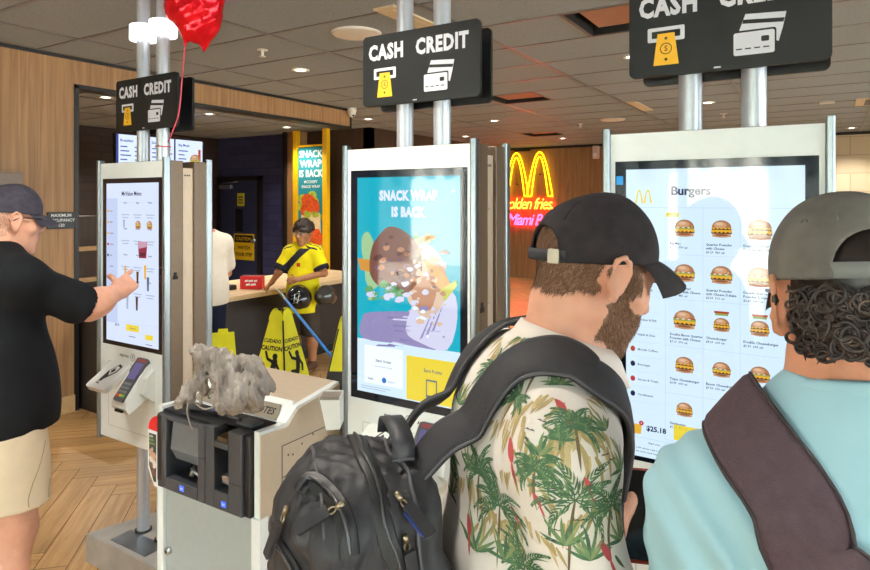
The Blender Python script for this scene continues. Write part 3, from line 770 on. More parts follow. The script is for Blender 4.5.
        k.prism([(u, v-.0) for u, v in ((-.112, .93), (-.150, .90), (-.165, .84), (-.112, .79))], IVORY, lambda u, v, w: T @ Vector((w, u, v)), .15, .172)
        k.box(.075, .125, -.232, -.222, .772, .782, DARKGAP, T=T)
        k.build('reader_bracket', r)
        F = T @ Matrix.Translation((.10, -.168, .895)) @ Matrix.Rotation(math.radians(51), 4, 'X')
        c = M(); c.prism(rrect(-.037, .037, -.10, .085, .012), DGREY, lambda u, v, w: F @ Vector((u, v, w)), -.022, .004)
        c.prism(rrect(-.041, .041, .02, .092, .014), DGREY, lambda u, v, w: F @ Vector((u, v, w)), -.034, .008)
        c.box(-.0405, -.0375, -.06, .08, -.02, -.012, BLACK, T=F)
        c = c.build('card_reader', r)
        e = M(); e.box(-.028, .028, -.005, .068, .0082, .0092, glow('reader_lcd', '7a74a8', .55), T=F); e.box(-.031, .031, .074, .086, .0081, .0088, mat('reader_brand_strip', '7d2a2a', .4), T=F); e.build('reader_screen', c)
        e = M()
        for i in range(4):
            for j in range(3):
                m_ = mat('key_grey', '6d7276', .5) if i < 3 else (mat('key_red', 'c8402c', .5), mat('key_amber', 'd8a82c', .5), mat('key_green', '4fae3a', .5))[j]
                e.box(-.026+.018*j, -.012+.018*j, -.031-.017*i, -.020-.017*i, .004, .0075, m_, T=F)
        e.build('keypad', c)
        c = M(); G = T @ Matrix.Translation((-.065, -.165, .893)) @ Matrix.Rotation(math.radians(33), 4, 'X')
        c.prism(rrect(-.078, .07, -.085, .065, .018), IVORY, lambda u, v, w: G @ Vector((u, v, w)), -.022, 0)
        c = c.build('scanner_shelf', r)
        e = M(); 
        def gp(pts, m_, l): e.poly([G @ Vector((u, v, .0006*l)) for u, v in pts], m_)
        gp([(-.03, -.06), (-.008, -.06), (-.008, -.035), (.03, .01), (.03, .045), (0, .055), (-.03, .01)], INK, 1)
        gp([(-.022, .012), (.0, .044), (.022, .037), (.022, .014), (0, -.012)], IVORY, 2); gp([(-.012, .014), (0, .032), (.013, .016), (0, 0)], INK, 3)
        for q in (-.026, -.015): gp([(q, -.056), (q+.007, -.056), (q+.007, -.045), (q, -.045)], IVORY, 2)
        e.build('scan_symbol', c)
        payment_sign(front).build('payment_sign', r)
    return r

LOCS = {'L': (-2.600, 1.639+.112, 0), 'C': (-1.126, 1.627+.112, 0), 'R': (-.240, 1.606+.112, 0)}
kL = kiosk(LOCS['L'], 'leftmost ordering kiosk, its screen touched by the man in black')
kC = copy_tree(kL); kC.location = LOCS['C']; kC['label'] = 'middle ordering kiosk, its lit screen teal with a large food picture'
kR = copy_tree(kL); kR.location = LOCS['R']; kR['label'] = 'rightmost ordering kiosk, its screen listing rows of burgers'

for c_ in vis_children(kR):
    if c_.name.startswith(('payment_sign', 'support_pole', 'ring_light')): c_.location.x += .018
# ------------------------------------------------------------------ what the three front displays show
YD = -.1088
def scr(l): return lambda u, v, ll=0: Vector((u, YD-.00035*(l+ll), v))
class Pic(M):
    def P(s, u, v, l=0): return Vector((u, YD-.0003*l, v))
    def rect(s, a, c, d, e, m_, l): s.poly([s.P(a, d, l), s.P(c, d, l), s.P(c, e, l), s.P(a, e, l)], m_)
    def shape(s, pts, m_, l): s.poly([s.P(u, v, l) for u, v in pts], m_)
    def t(s, body, m_, u, v, h, l, al='LEFT', bold=.03, sx=1.0, res=1, sp=1.0): s.text(body, m_, s.P(u, v, l), (1, 0, 0), (0, 0, 1), h, al, bold, sx, res, sp)
SB = glow('screen_pale_blue', 'cfe6f9', .95); SBL = glow('screen_pale_line', 'b3cde6', .9); SNV = glow('screen_navy_text', '14204a', .8); SYL = glow('screen_yellow', 'e9d23c', .9)
SWH = glow('screen_white', 'e6f0fb', 1.0); SGR = glow('screen_grey_text', '5c6880', .8); SLG = glow('screen_light_grey', '9fb1c8', .9); SRD = glow('screen_red', 'c42f3a', .8)
def golden(p, cx, cz, w, h, th, m_, l):
    for s_ in (-1, 1):
        o_ = []; i_ = []
        for k in range(17):
            t = -1+2*k/16
            o_.append((cx+s_*w*.25+w*.25*t*(.62+.38*abs(t)), cz+h*(1-abs(t)**2.6)))
            i_.append((cx+s_*w*.25+(w*.25-th)*t*(.62+.38*abs(t)), cz+(h-th)*(1-abs(t)**2.6)))
        for k in range(16): p.shape([o_[k], o_[k+1], i_[k+1], i_[k]], m_, l)
# right: burgers
p = Pic(); p.rect(-.195, .196, 1.01, 1.728, SB, 0)
golden(p, -.152, 1.643, .042, .034, .005, SYL, 2)
p.t('Burgers', SNV, -.087, 1.664, .0215, 2, 'LEFT', .05, .98, 3)
for v in (1.632,): p.rect(-.195, .196, v, v+.001, SBL, 1)
names = [('Big Mac', ''), ('Quarter Pounder', 'with Cheese'), ('Double Quarter', 'Pounder with Cheese'), ('Bacon Quarter', 'Pounder with Cheese'), ('Quarter Pounder', 'with Cheese Deluxe'), ('Double Quarter', 'Pounder Deluxe'), ('Double Bacon Quarter', 'Pounder with Cheese'), ('Cheeseburger', ''), ('Double Cheeseburger', ''), ('Triple Cheeseburger', ''), ('Bacon Cheeseburger', ''), ('Bacon Double', 'Cheeseburger'), ('Hamburger', '')]
cols = [-.055, .027, .107]; rows = [1.584, 1.476, 1.363, 1.254, 1.146]; rb = [1.632, 1.518, 1.410, 1.296, 1.180, 1.064]
for i, nm in enumerate(names):
    cx, cz = cols[i % 3], rows[i//3]
    if i in (7, 8): p.rect(cx-.016, cx+.016, cz+.022, cz+.027, TOM, 2); p.rect(cx-.014, cx+.014, cz+.017, cz+.022, LETT, 2)
    burger(p, p.P, cx, cz-(.004 if i in (7, 8) else 0), (.0255, .025, .0285, .026, .026, .028, .028, .02, .022, .024, .022, .023, .021)[i], 2, (1, 0, 0, 2, 2, 2, 2, 0, 0, 0, 2, 2, 0)[i])
    z = cz-.041
    p.t(nm[0], SNV, cx-.034, z, .0058, 2, 'LEFT', .03)
    if nm[1]: p.t(nm[1], SNV, cx-.034, z-.009, .0058, 2, 'LEFT', .03); z -= .009
    p.t('$%d.%d9  %d0 cal' % (5+i % 4, 1+i % 6, 39+3*i), SNV, cx-.034, z-.009, .0052, 2, 'LEFT', .02)
for u in (-.100, -.014, .066): p.rect(u, u+.0008, 1.064, 1.632, SBL, 1)
for v in rb[1:]: p.rect(-.100, .150, v, v+.0008, SBL, 1)
p.rect(-.098, -.068, 1.610, 1.621, SYL, 2); p.t('POPULAR', SGR, -.083, 1.6135, .004, 3, 'CENTER')
for k, t in enumerate(('Home', 'Deals', 'McValue', 'Breakfast', 'Happy Meal', 'Burgers', 'Chicken & Fish', 'Salads & Sides', 'McCafe Coffees', 'Beverages', 'Sweets & Treats', 'Condiments')):
    z = 1.575-.0375*k
    p.t(t, SGR, -.166, z, .0055, 2)
    p.rect(-.18, -.11, z-.016, z-.0155, SBL, 1)
    if k > 5: p.shape([(-.178+.006*math.cos(a), z+.003+.007*math.sin(a)) for a in [2*PI*q/10 for q in range(10)]], (PATTY, TOM, SNV, SRD, SNV, SLG, PATTY)[k % 7], 2)
p.rect(-.195, .196, 1.057, 1.058, SBL, 1)
p.shape([(-.178, 1.066), (-.158, 1.066), (-.156, 1.09), (-.18, 1.09)], CHEESE, 2); p.shape([(-.157+.006*math.cos(a), 1.094+.006*math.sin(a)) for a in [2*PI*q/12 for q in range(12)]], SRD, 3); p.t('3', SWH, -.157, 1.0915, .005, 4, 'CENTER')
p.t('$25.18', SNV, -.145, 1.078, .0125, 2, 'LEFT', .05, 1.0, 2)
p.rect(-.08, .02, 1.068, 1.105, SYL, 2); p.t('Checkout', SNV, -.03, 1.083, .009, 3, 'CENTER'); p.rect(.04, .17, 1.068, 1.105, SWH, 2); p.t('View my bag', SNV, .105, 1.083, .008, 3, 'CENTER')
p.t('Start over', SGR, -.14, 1.045, .005, 2); p.t('2,000 calories a day is used for general nutrition advice', SGR, -.17, 1.03, .0042, 2); p.t('but calorie needs vary', SGR, -.17, 1.021, .0042, 2)
p.shape([(-.2195, 1.690), (-.2025, 1.690), (-.2025, 1.712), (-.2195, 1.712)], glow('screen_badge_blue', '2f9fe0', .9), 0)
p.build('display_picture', kR)
# middle: snack wrap
def pc(px, py):
    q = at_y(px, py, 1.627); return (q.x+1.126, q.z)
p = Pic(); TL = glow('screen_teal', '14aac2', .95); p.rect(-.195, .196, 1.197, 1.725, TL, 0); p.rect(-.195, .196, 1.024, 1.197, SB, 0)
LV = glow('screen_lilac_white', 'cfd9f2', 1.0)
p.t('SNACK WRAP', LV, .006, 1.652, .030, 2, 'CENTER', .09, .78, 2, 1.1); p.t('IS BACK', LV, .006, 1.600, .030, 2, 'CENTER', .09, .78, 2, 1.1)
p.shape([(.172+.004*math.cos(2*PI*q/10), 1.678+.004*math.sin(2*PI*q/10)) for q in range(10)], LV, 2)
def px_shape(pts, m_, l):
    if len(pts) > 4:
        n_ = len(pts); o_ = []
        for i in range(n_):
            a, b_, c, d = (Vector((*pts[(i+k) % n_], 0)) for k in (-1, 0, 1, 2))
            for t in (0, .33, .67): o_.append(.5*((2*b_)+(c-a)*t+(2*a-5*b_+4*c-d)*t*t+(3*b_-a-3*c+d)*t**3))
        pts = [(q.x, q.y) for q in o_]
    p.shape([pc(*q) for q in pts], m_, l)
C1 = glow('wrap_brown', '8a5a4e', .75); C2 = glow('wrap_brown_dark', '6b3f3c', .7); C3 = glow('wrap_tan', 'c98f6c', .8); C4 = glow('wrap_cream', 'dcbfa6', .9); C5 = glow('wrap_paper', 'cfd0ea', .95); C6 = glow('leaf_green', '6fae72', .8); C7 = glow('leaf_pale', 'a6cf9b', .85); C8 = glow('fry_amber', 'd79a44', .85); C9 = glow('tray_lilac', '9c94c4', .8)
px_shape([(361, 320), (372, 312), (440, 316), (445, 349), (400, 344), (362, 338)], C9, 1)
px_shape([(416, 300), (430, 312), (452, 292), (457, 318), (447, 350), (420, 343), (405, 330)], C5, 2)
px_shape([(405, 245), (420, 240), (440, 256), (446, 278), (444, 300), (430, 318), (412, 308), (402, 280)], C4, 3)
for q in ([(410, 285), (425, 276), (436, 288), (430, 310), (415, 305)], [(430, 258), (442, 262), (446, 285), (436, 292), (428, 275)]): px_shape(q, C3, 4)
px_shape([(424, 262), (438, 268), (450, 283), (447, 297), (439, 288)], C8, 5)
px_shape([(440, 290), (456, 280), (457, 286), (444, 302)], glow('leaf_lime', 'c8cf52', .85), 6)
for q in ([(362, 236), (368, 232), (374, 246), (372, 262), (364, 262), (361, 248)], [(366, 262), (377, 264), (381, 280), (372, 290), (365, 280)]): px_shape(q, C7, 3)
px_shape([(357, 258), (370, 260), (370, 272), (360, 270)], C8, 4)
px_shape([(369, 262), (372, 246), (378, 236), (387, 227), (398, 228), (409, 235), (418, 246), (422, 262), (420, 278), (411, 290), (399, 297), (388, 290), (377, 285), (370, 275)], C1, 4)
rn = random.Random(11)
for k in range(46):
    a = rn.random()*2*PI; rr_ = math.sqrt(rn.random()); cx, cy = 396+21*rr_*math.cos(a), 262+27*rr_*math.sin(a); s_ = rn.uniform(1.2, 4.2)
    px_shape([(cx+s_*math.cos(2*PI*j/7)*rn.uniform(.7, 1.2), cy+s_*.8*math.sin(2*PI*j/7)*rn.uniform(.7, 1.2)) for j in range(7)], rn.choice((C1, C2, C2, C3, glow('wrap_purple', '82607e', .75))), 5+k % 3)
for k in range(26):
    cx, cy = rn.uniform(366, 408), rn.uniform(284, 302); s_ = rn.uniform(2, 5)
    px_shape([(cx+s_*math.cos(2*PI*j/7)*rn.uniform(.6, 1.3), cy+s_*.7*math.sin(2*PI*j/7)*rn.uniform(.6, 1.3)) for j in range(7)], rn.choice((C6, C7, C6, C5)), 6+k % 2)
for k in range(12):
    cx, cy = rn.uniform(415, 436), rn.uniform(234, 246); s_ = rn.uniform(1.5, 3.5)
    px_shape([(cx+s_*math.cos(2*PI*j/6), cy+s_*.8*math.sin(2*PI*j/6)) for j in range(6)], rn.choice((C7, C8, glow('corn_crumb', 'c9b884', .85))), 6)
for k in range(70):
    cx, cy = rn.uniform(408, 446), rn.uniform(246, 338); s_ = rn.uniform(1, 3.4); e_ = rn.uniform(.5, 2)
    if cx < 414 and cy > 312: continue
    px_shape([(cx+s_*e_*math.cos(2*PI*j/6+k)*rn.uniform(.6, 1.2), cy+s_*math.sin(2*PI*j/6+k)*rn.uniform(.6, 1.2)) for j in range(6)], rn.choice((C3, C4, C4, C8, C5, C1) if cy < 305 else (C5, C5, C9, C4, SWH)), 7+k % 3)
for k in range(16):
    cx, cy = rn.uniform(364, 436), rn.uniform(316, 345); px_shape([(cx, cy), (cx+rn.uniform(8, 22), cy+rn.uniform(0, 3)), (cx+rn.uniform(6, 18), cy+2.5), (cx-2, cy+1.5)], rn.choice((C9, C5, glow('tray_mauve', '8d82b8', .8))), 2)
for k in range(3): px_shape([(440-6*k, 310+5*k), (443-6*k, 305+5*k), (434-6*k, 330+4*k), (431-6*k, 332+4*k)], C9, 3)
p.rect(-.165, -.012, 1.055, 1.178, SWH, 2); p.t('Start Order', SGR, -.088, 1.128, .0095, 3, 'CENTER'); p.t('touch anywhere to begin', SLG, -.088, 1.112, .005, 3, 'CENTER')
p.rect(.002, .19, 1.028, 1.165, SYL, 2); p.t('Earn Points', SGR, .10, 1.122, .0105, 3, 'CENTER')
p.shape([(.075, 1.045), (.115, 1.045), (.115, 1.1), (.075, 1.1)], SGR, 3); p.shape([(.079, 1.052), (.111, 1.052), (.111, 1.095), (.079, 1.095)], SYL, 4)
p.shape([(-.085+.009*math.cos(2*PI*q/16), 1.072+.009*math.sin(2*PI*q/16)) for q in range(16)], glow('screen_button_blue', '2d72c4', .9), 3)
p.t('English', SGR, -.15, 1.068, .006, 3); p.t('Espanol', SLG, -.068, 1.068, .006, 3)
p.rect(-.18, -.06, 1.043, 1.045, SLG, 1); p.rect(-.18, -.08, 1.036, 1.038, SLG, 1)
p.build('display_picture', kC)
# left: value menu
p = Pic(); LB = glow('screen_lilac_blue', 'cfdcf6', .95); LB2 = glow('screen_lilac_soft', 'bccbec', .92); p.rect(-.192, .194, 1.018, 1.727, LB, 0)
p.t('McValue Menu', SNV, 0.0, 1.672, .019, 2, 'CENTER', .03, .95, 2)
p.rect(-.192, -.105, 1.10, 1.66, LB2, 1)
for k in range(9): p.t(('Deals', 'Meals', 'Burgers', 'Chicken', 'Sides', 'Drinks', 'Coffee', 'Treats', 'Extras')[k], SGR, -.165, 1.6-.05*k, .007, 2); p.rect(-.186, -.172, 1.597-.05*k, 1.608-.05*k, rn.choice((SRD, SGR, LB2, CHEESE)), 2)
for i in range(4):
    for j in range(3):
        cx, cz = -.045+.09*j, 1.615-.115*i
        p.t(('Any 2', 'Spicy', 'Wraps', 'Small', 'Chicken', 'Double', 'Cheese', 'Fries', 'Snack', 'Cone', 'Shake', 'Tea')[i*3+j], SNV, cx, cz+.022, .0075, 2, 'CENTER', .03)
        p.rect(cx-.03, cx+.03, cz-.030, cz-.026, SLG, 2); p.rect(cx-.022, cx+.022, cz-.042, cz-.038, SLG, 2)
for cx in (.05, .132): burger(p, p.P, cx, 1.545, .022, 2, 1)
p.shape([(-.062, 1.53), (-.05, 1.53), (-.048, 1.565), (-.064, 1.565)], SLG, 2)
p.shape([(.055, 1.40), (.108, 1.40), (.116, 1.472), (.048, 1.472)], glow('cup_maroon', '93294a', .8), 2); p.shape([(.055, 1.44), (.112, 1.45), (.116, 1.472), (.048, 1.472)], glow('cup_pink', 'c99ab4', .85), 3); p.shape([(.062, 1.408), (.10, 1.408), (.102, 1.425), (.06, 1.425)], glow('cup_dark', '5c1838', .8), 3)
for u, v in ((-.045, 1.33), (.045, 1.31), (.1, 1.34), (-.03, 1.20), (.04, 1.20), (.12, 1.29)): p.shape([(u-.006, v-.03), (u+.006, v-.03), (u+.009, v+.03), (u-.009, v+.03)], rn.choice((SLG, CHEESE, PATTY, SGR)), 2)
p.rect(-.04, .055, 1.075, 1.103, SYL, 2); p.t('Checkout', SGR, .008, 1.085, .008, 3, 'CENTER'); p.rect(.10, .155, 1.05, 1.072, SYL, 2)
p.t('$3.79', SNV, -.125, 1.088, .011, 2); p.rect(.105, .15, 1.028, 1.031, SGR, 2); p.rect(-.02, .03, 1.05, 1.053, SGR, 2)
for v in (1.64, 1.11): p.rect(-.192, .194, v, v+.0012, LB2, 1)
p.build('display_picture', kL)
# ------------------------------------------------------------------ cash machine beside the middle kiosk
CX0, CX1, CYF = -1.905, -1.418, 1.30
r = empty('cash_machine', ((CX0+CX1)/2, 1.48, 0), 'low white and beige cash machine with a black coin and note module', 'cash machine')
o = Vector(r.location)
class MW(M):
    """builder in world coordinates hung under a thing at o"""
    def done(s, name, parent, root=None):
        off = Vector((root or parent).location)
        s.v = [tuple(Vector(v)-off) for v in s.v]; return s.build(name, parent)
def side_prof(): return [(1.30, .0), (1.30, .966), (1.405, .962), (1.452, 1.0), (1.655, 1.03), (1.655, 0)]
b = MW(); 
fx = lambda u, v, w: Vector((w, u, v))
b.prism(side_prof(), WHITE, fx, CX0, CX0+.022); b.prism([(u, v) for u, v in side_prof()], WHITE, fx, CX1-.026, CX1-.004)
b.prism([(1.301, .0), (1.301, .955), (1.41, .952), (1.456, .992), (1.655, 1.024), (1.655, 0)], BEIGE, fx, CX1-.004, CX1)
b.prism([(1.452, .6), (1.452, .998), (1.655, 1.03), (1.655, .6)], BEIGE, fx, CX0+.022, CX1-.026)
b.box(CX0+.022, CX1-.026, 1.60, 1.655, 0, .7, BEIGE); b.box(CX0+.022, CX1-.026, 1.34, 1.6, 0, .05, DGREY)
b.prism([(1.40, .958), (1.447, .9955), (1.462, 1.012), (1.47, 1.004), (1.452, .985), (1.41, .952)], WHITE, fx, CX0+.022, CX1-.026)
for a0, a1, c0, c1 in ((1.385, 1.388, .05, .90), (1.385, 1.64, .897, .90), (1.385, 1.46, .80, .803), (1.457, 1.46, .05, .803)): b.box(CX1, CX1+.0008, a0, a1, c0, c1, TXG)
for u, v in ((1.41, .86), (1.43, .855), (1.47, .875), (1.50, .83), (1.40, .76), (1.425, .757), (1.52, .89)): b.box(CX1, CX1+.0015, u, u+.004, v, v+.006, DGREY)
b.done('cabinet', r)
b = MW(); b.box(CX0+.03, CX1-.032, CYF+.006, CYF+.03, .04, .705, GREYDOOR, .003); d = b.done('lower_door', r)
b = MW(); b.box(CX0, CX0+.03, CYF-.006, CYF+.03, 0, .71, WHITE, .003); b.done('door_frame', r)
b = MW(); b.box(CX1-.034, CX1+.003, CYF-.006, CYF+.03, 0, .71, WHITE, .003); b.done('door_frame', r)
b = MW(); b.tube([(-1.852, CYF-.008, .492), (-1.852, CYF+.01, .492)], .011, ALU, 18); b.tube([(-1.852, CYF-.0095, .492), (-1.852, CYF-.007, .492)], .005, DGREY, 12); b.done('door_lock', d, r)
# black module: frame with a coin cup on the left and a note slot on the right
MX0, MX1, MZ0, MZ1 = CX0+.026, CX1-.030, .708, .950
b = MW(); y0, y1 = CYF-.022, CYF+.10
def fr(x0, x1, z0, z1, m_=DGREY, ya=y0, yb=y1, bev=.003): b.box(x0, x1, ya, yb, z0, z1, m_, bev)
xm = -1.640
fr(MX0, MX0+.045, MZ0, MZ1); fr(xm-.035, xm-.0015, MZ0, MZ1); fr(MX0+.045, xm-.035, MZ0, .748); fr(MX0+.045, xm-.035, .935, MZ1)
fr(xm+.0015, xm+.042, MZ0, MZ1+.004); fr(MX1-.085, MX1-.026, MZ0, MZ1+.006); fr(xm+.042, MX1-.085, MZ0, .765); fr(xm+.042, MX1-.085, .895, .915, DGREY)
b.box(MX1-.026, MX1, CYF-.012, y1, MZ0, MZ1+.002, BLACK, .004); b.box(MX0, MX0+.02, CYF-.0225, CYF-.02, .73, MZ1-.006, BLACK)
b.box(xm-.03, xm-.0015, CYF-.0235, CYF-.02, .846, .849, BLACK); b.box(MX1-.08, MX1-.03, CYF-.0235, CYF-.02, .80, .803, BLACK)
b.box(MX0, MX1, CYF+.10, CYF+.16, MZ0, .952, BLACK); b.box(MX0+.03, MX1-.02, CYF+.075, CYF+.1, MZ0, .94, DARKGAP)
b.prism([(CYF-.012, .950), (CYF+.16, .956), (CYF+.16, .90), (CYF-.012, .94)], BLACK, fx, MX0, xm-.002)
b.done('cash_module', r)
mod = r.children
b = MW(); b.prism([(CYF+.0, .945), (CYF-.012, .84), (CYF+.01, .80), (CYF+.05, .79), (CYF+.06, .945)], mat('cup_grey', '6b6d72', .3, noise=(30, .05)), fx, MX0+.055, xm-.04)
b.done('coin_hood', r)
b = MW(); b.tube([(-1.735, CYF+.02, .80), (-1.735, CYF+.0, .765)], .008, ALUD, 10); b.tube([(-1.735, CYF+.0, .79), (-1.69, CYF-.002, .775)], .004, ALU, 8); b.done('coin_chute', r)
b = MW(); b.box(xm+.05, MX1-.09, CYF-.004, CYF+.04, .790, .806, mat('note_roller', 'c8c4be', .2, .8), .006); b.box(xm+.06, MX1-.1, CYF-.006, CYF+.02, .793, .8, mat('note_tint', 'b08a80', .4)); b.box(xm+.05, MX1-.09, CYF+.0, CYF+.045, .776, .787, ALU, .004); b.done('note_slot', r)
b = MW(); b.box(xm+.055, MX1-.09, CYF-.02, CYF+.05, .917, .93, mat('slot_brown', '4a3a26', .3)); b.box(xm+.075, MX1-.095, CYF-.0215, CYF-.018, .907, .911, mat('slot_lime', 'c7d23a', .4)); b.done('note_entry', r)
for x in (-1.752, -1.553):
    b = MW(); b.box(x-.010, x+.010, CYF-.0235, CYF-.0215, .722, .738, mat('blue_led', '2a4fd8', .3, emit=1.2, emit_col='3358ff')); b.box(x-.006, x+.006, CYF-.0240, CYF-.0232, .728, .7325, glow('led_white', 'b9c8ff', 1)); b.done('indicator_light', r)
b = MW()   # sloping black top with trays, then the NOTES label
b.prism([(CYF+.02, .955), (CYF+.09, .966), (CYF+.105, .955), (CYF+.03, .945)], BLACK, fx, xm+.0, MX1-.004)
b.box(MX0, xm+.05, CYF+.0, CYF+.10, .950, .957, BLACK, .003); b.box(MX1-.1, MX1-.03, CYF+.02, CYF+.07, .958, .97, DGREY, .004)
b.tube([(MX0+.1, CYF+.03, .962), (xm, CYF+.05, .968), (xm+.1, CYF+.03, .972)], .006, BLACK, 8)
b.done('top_tray', r)
b = MW(); n0 = Vector((0, 1.402, .963)); n1 = Vector((0, 1.446, .999)); dv = (n1-n0).normalized(); nn = Vector((0, -dv.z, dv.y))
def lp(x, s_, l): return Vector((x, 0, 0))+n0+dv*s_+nn*(.0015+.0006*l)
b.add([lp(MX0+.02, .002, 0), lp(MX1-.012, .002, 0), lp(MX1-.03, .055, 0), lp(MX0+.02, .055, 0)], [(0, 1, 2, 3)], mat('label_taupe', '8f8677', .4))
b.text('NOTES', INK, lp(-1.535, .016, 1), (1, 0, 0), dv, .024, 'CENTER', .03, .95); b.text('COINS', INK, lp(-1.76, .016, 1), (1, 0, 0), dv, .024, 'CENTER', .03, .95)
b.done('top_label', r)
b = MW()   # advert fin on the left edge: red dome over a photo strip
q = [(CX0-.052, .875), (CX0-.052, .745), (CX0-.018, .69), (CX0, .69), (CX0, .875)]
b.prism(q, WHITE, lambda u, v, w: Vector((u, w, v)), CYF-.004, CYF+.012)
b.prism([(CX0, .875), (CX0, .925)]+[(CX0-.0+.05*math.cos(a), .877+.05*math.sin(a)) for a in [PI/2+PI/2*i/8 for i in range(9)]], REDP, lambda u, v, w: Vector((u, w, v)), CYF-.004, CYF+.012)
fin = b.done('advert_fin', r)
b = MW(); PH = [mat('photo_'+c, c, .35) for c in ('3b4038', 'd9a48c', 'efe2da', '6f8a58', '7b4a3c', 'b8b4b0')]
P = lambda u, v, l: Vector((u, CYF-.0045-.0006*l, v))
b.poly([P(CX0-.045, .755, 1), P(CX0-.020, .706, 1), P(CX0-.006, .706, 1), P(CX0-.006, .865, 1), P(CX0-.045, .865, 1)], PH[0])
for x, z, s_, m_ in ((-.033, .80, .011, 1), (-.017, .79, .011, 1), (-.033, .78, .010, 2), (-.017, .765, .012, 2), (-.03, .758, .008, 4), (-.02, .735, .010, 4), (-.026, .812, .006, 5)):
    b.poly([P(CX0+x+s_*math.cos(2*PI*i/14), z+1.3*s_*math.sin(2*PI*i/14), 2) for i in range(14)], PH[m_])
for k in range(3): b.poly([P(CX0-.042, .852-.012*k, 2), P(CX0-.022+.005*k, .852-.012*k, 2), P(CX0-.022+.005*k, .859-.012*k, 2), P(CX0-.042, .859-.012*k, 2)], PH[3 if k else 5])
b.done('photo_strip', fin, r)
# white bin on the right rear corner
b = MW(); prof = [(1.60, 1.0), (1.60, .925), (1.64, .90), (1.70, .90), (1.74, 1.0)]
cc = at_d(331, 396, 1.93)
b.prism([(-.032, .0), (.03, .0), (.03, -.095), (-.012, -.098), (-.026, -.03)], IVORY, lambda u, v, w: Vector((cc.x, cc.y, cc.z))+RT*u+UP*v+FW*w, -.02, .06)
b.prism([(-.03, .0), (.028, .0), (.028, .008), (-.03, .008)], mat('bin_rim', '8c8278', .4), lambda u, v, w: Vector((cc.x, cc.y, cc.z-.006))+RT*u+UP*v+FW*w, -.02, .04)
b.done('receipt_bin', r)

# ------------------------------------------------------------------ crumpled plastic bag on the cash machine
def ridged(seed, scales, amps):
    rg = np.random.RandomState(seed); T = []
    for s_, a_ in zip(scales, amps):
        for _ in range(5):
            d_ = rg.normal(size=3); d_ /= np.linalg.norm(d_); T.append((d_*s_, rg.rand()*6.28, a_/5))
    def fn(X, Y, Z):
        out = 0
        for d_, ph, a_ in T: out = out + a_*(1-2*np.abs(np.sin(d_[0]*X+d_[1]*Y+d_[2]*Z+ph)))
        return out
    return fn
def soft(seed, scales, amps):
    rg = np.random.RandomState(seed); T = []
    for s_, a_ in zip(scales, amps):
        for _ in range(6):
            d_ = rg.normal(size=3); d_ /= np.linalg.norm(d_); T.append((d_*s_, rg.rand()*6.28, a_/6))
    def fn(X, Y, Z):
        out = 0
        for d_, ph, a_ in T: out = out + a_*np.sin(d_[0]*X+d_[1]*Y+d_[2]*Z+ph)
        return out
    return fn
pd = 1.83
def bp_(px, py, dd=0): return at_d(px, py, pd+dd)
bc = bp_(236, 384)
f = Field(bc-Vector((.22, .22, .17)), bc+Vector((.18, .22, .17)), .0026)
for px, py, dd, rr_ in ((236, 388, .0, .078), (256, 386, .03, .062), (224, 370, .02, .060), (244, 370, .05, .066), (228, 398, -.02, .05), (252, 398, .0, .05), (210, 360, .03, .044)): f.ell(bp_(px, py, dd), (rr_, rr_*.9, rr_*.85), k=.03)
for ch, r0, r1 in (([(214, 362, 0), (202, 358, -.01), (195, 349, .0)], .044, .026), ([(206, 360, 0), (200, 378, -.02), (188, 396, -.03)], .034, .026), ([(214, 370, -.02), (219, 388, -.05), (221, 403, -.055)], .034, .022), ([(190, 396, -.03), (180, 403, -.03), (176, 407, -.02)], .022, .012), ([(208, 372, .0), (206, 390, -.02), (201, 402, -.02)], .022, .014)):
    for k in range(len(ch)-1): f.cap(bp_(*ch[k]), bp_(*ch[k+1]), r0+(r1-r0)*k/(len(ch)-1), r0+(r1-r0)*(k+1)/(len(ch)-1), k=.018)
def creased(seed, n_, sc, am):
    rg = np.random.RandomState(seed); T = [(np.array([math.cos(a), math.sin(a), rg.normal()*.28])*sc*rg.uniform(.7, 1.4), rg.rand()*6.28) for a in rg.rand(n_)*6.28]
    wob = soft(seed+1, (20,), (2.2,))
    def fn(X, Y, Z):
        w_ = wob(X, Y, Z); o_ = 0
        for d_, ph in T: o_ = o_+(1-2*np.abs(np.sin(d_[0]*X+d_[1]*Y+d_[2]*Z+ph+w_)))**3
        return am*o_/n_
    return fn
f.shift(ridged(5, (22, 44), (.012, .010))); f.shift(creased(15, 5, 75, .022)); f.shift(creased(16, 5, 170, .007))
f.plane((0, 0, .966), (0, 0, -1))
Pb, Fb = f.mesh()
BAGM = mat('grey_film', '9a9088', .2, spec=.7, noise=(14, .30), bump=(90, .25), trans=.10)
ob = np_obj('plastic_bag', Pb, Fb, BAGM, loc=(bc.x, bc.y, .95)); tag(ob, 'crumpled grey plastic bag lying on top of the cash machine', 'plastic bag')
b = M(); 
for pts in ([(188, 403), (187, 412), (190, 424), (192, 430)], [(222, 402), (228, 410), (232, 412)], [(196, 404), (204, 409), (214, 407)]):
    b.tube(bez([bp_(x, y, -.09) - Vector((bc.x, bc.y, .95)) for x, y in pts], 6), .0022, BAGM, 6)
b.build('loose_strips', ob)
b = M(); b.box(-.03, .025, -.02, .02, 0, .010, mat('blue_pack', '2c4fae', .3, noise=(40, .2)), .004); tag(b.build('blue_packet'), 'small blue packet sticking out under the plastic bag', 'packet').location = at_d(211, 408, 1.79)
ob2 = bpy.data.objects['blue_packet']; ob2.location.z = .957; ob2.location = (-1.685, 1.372, .957); ob2.rotation_euler = (0, 0, .4)

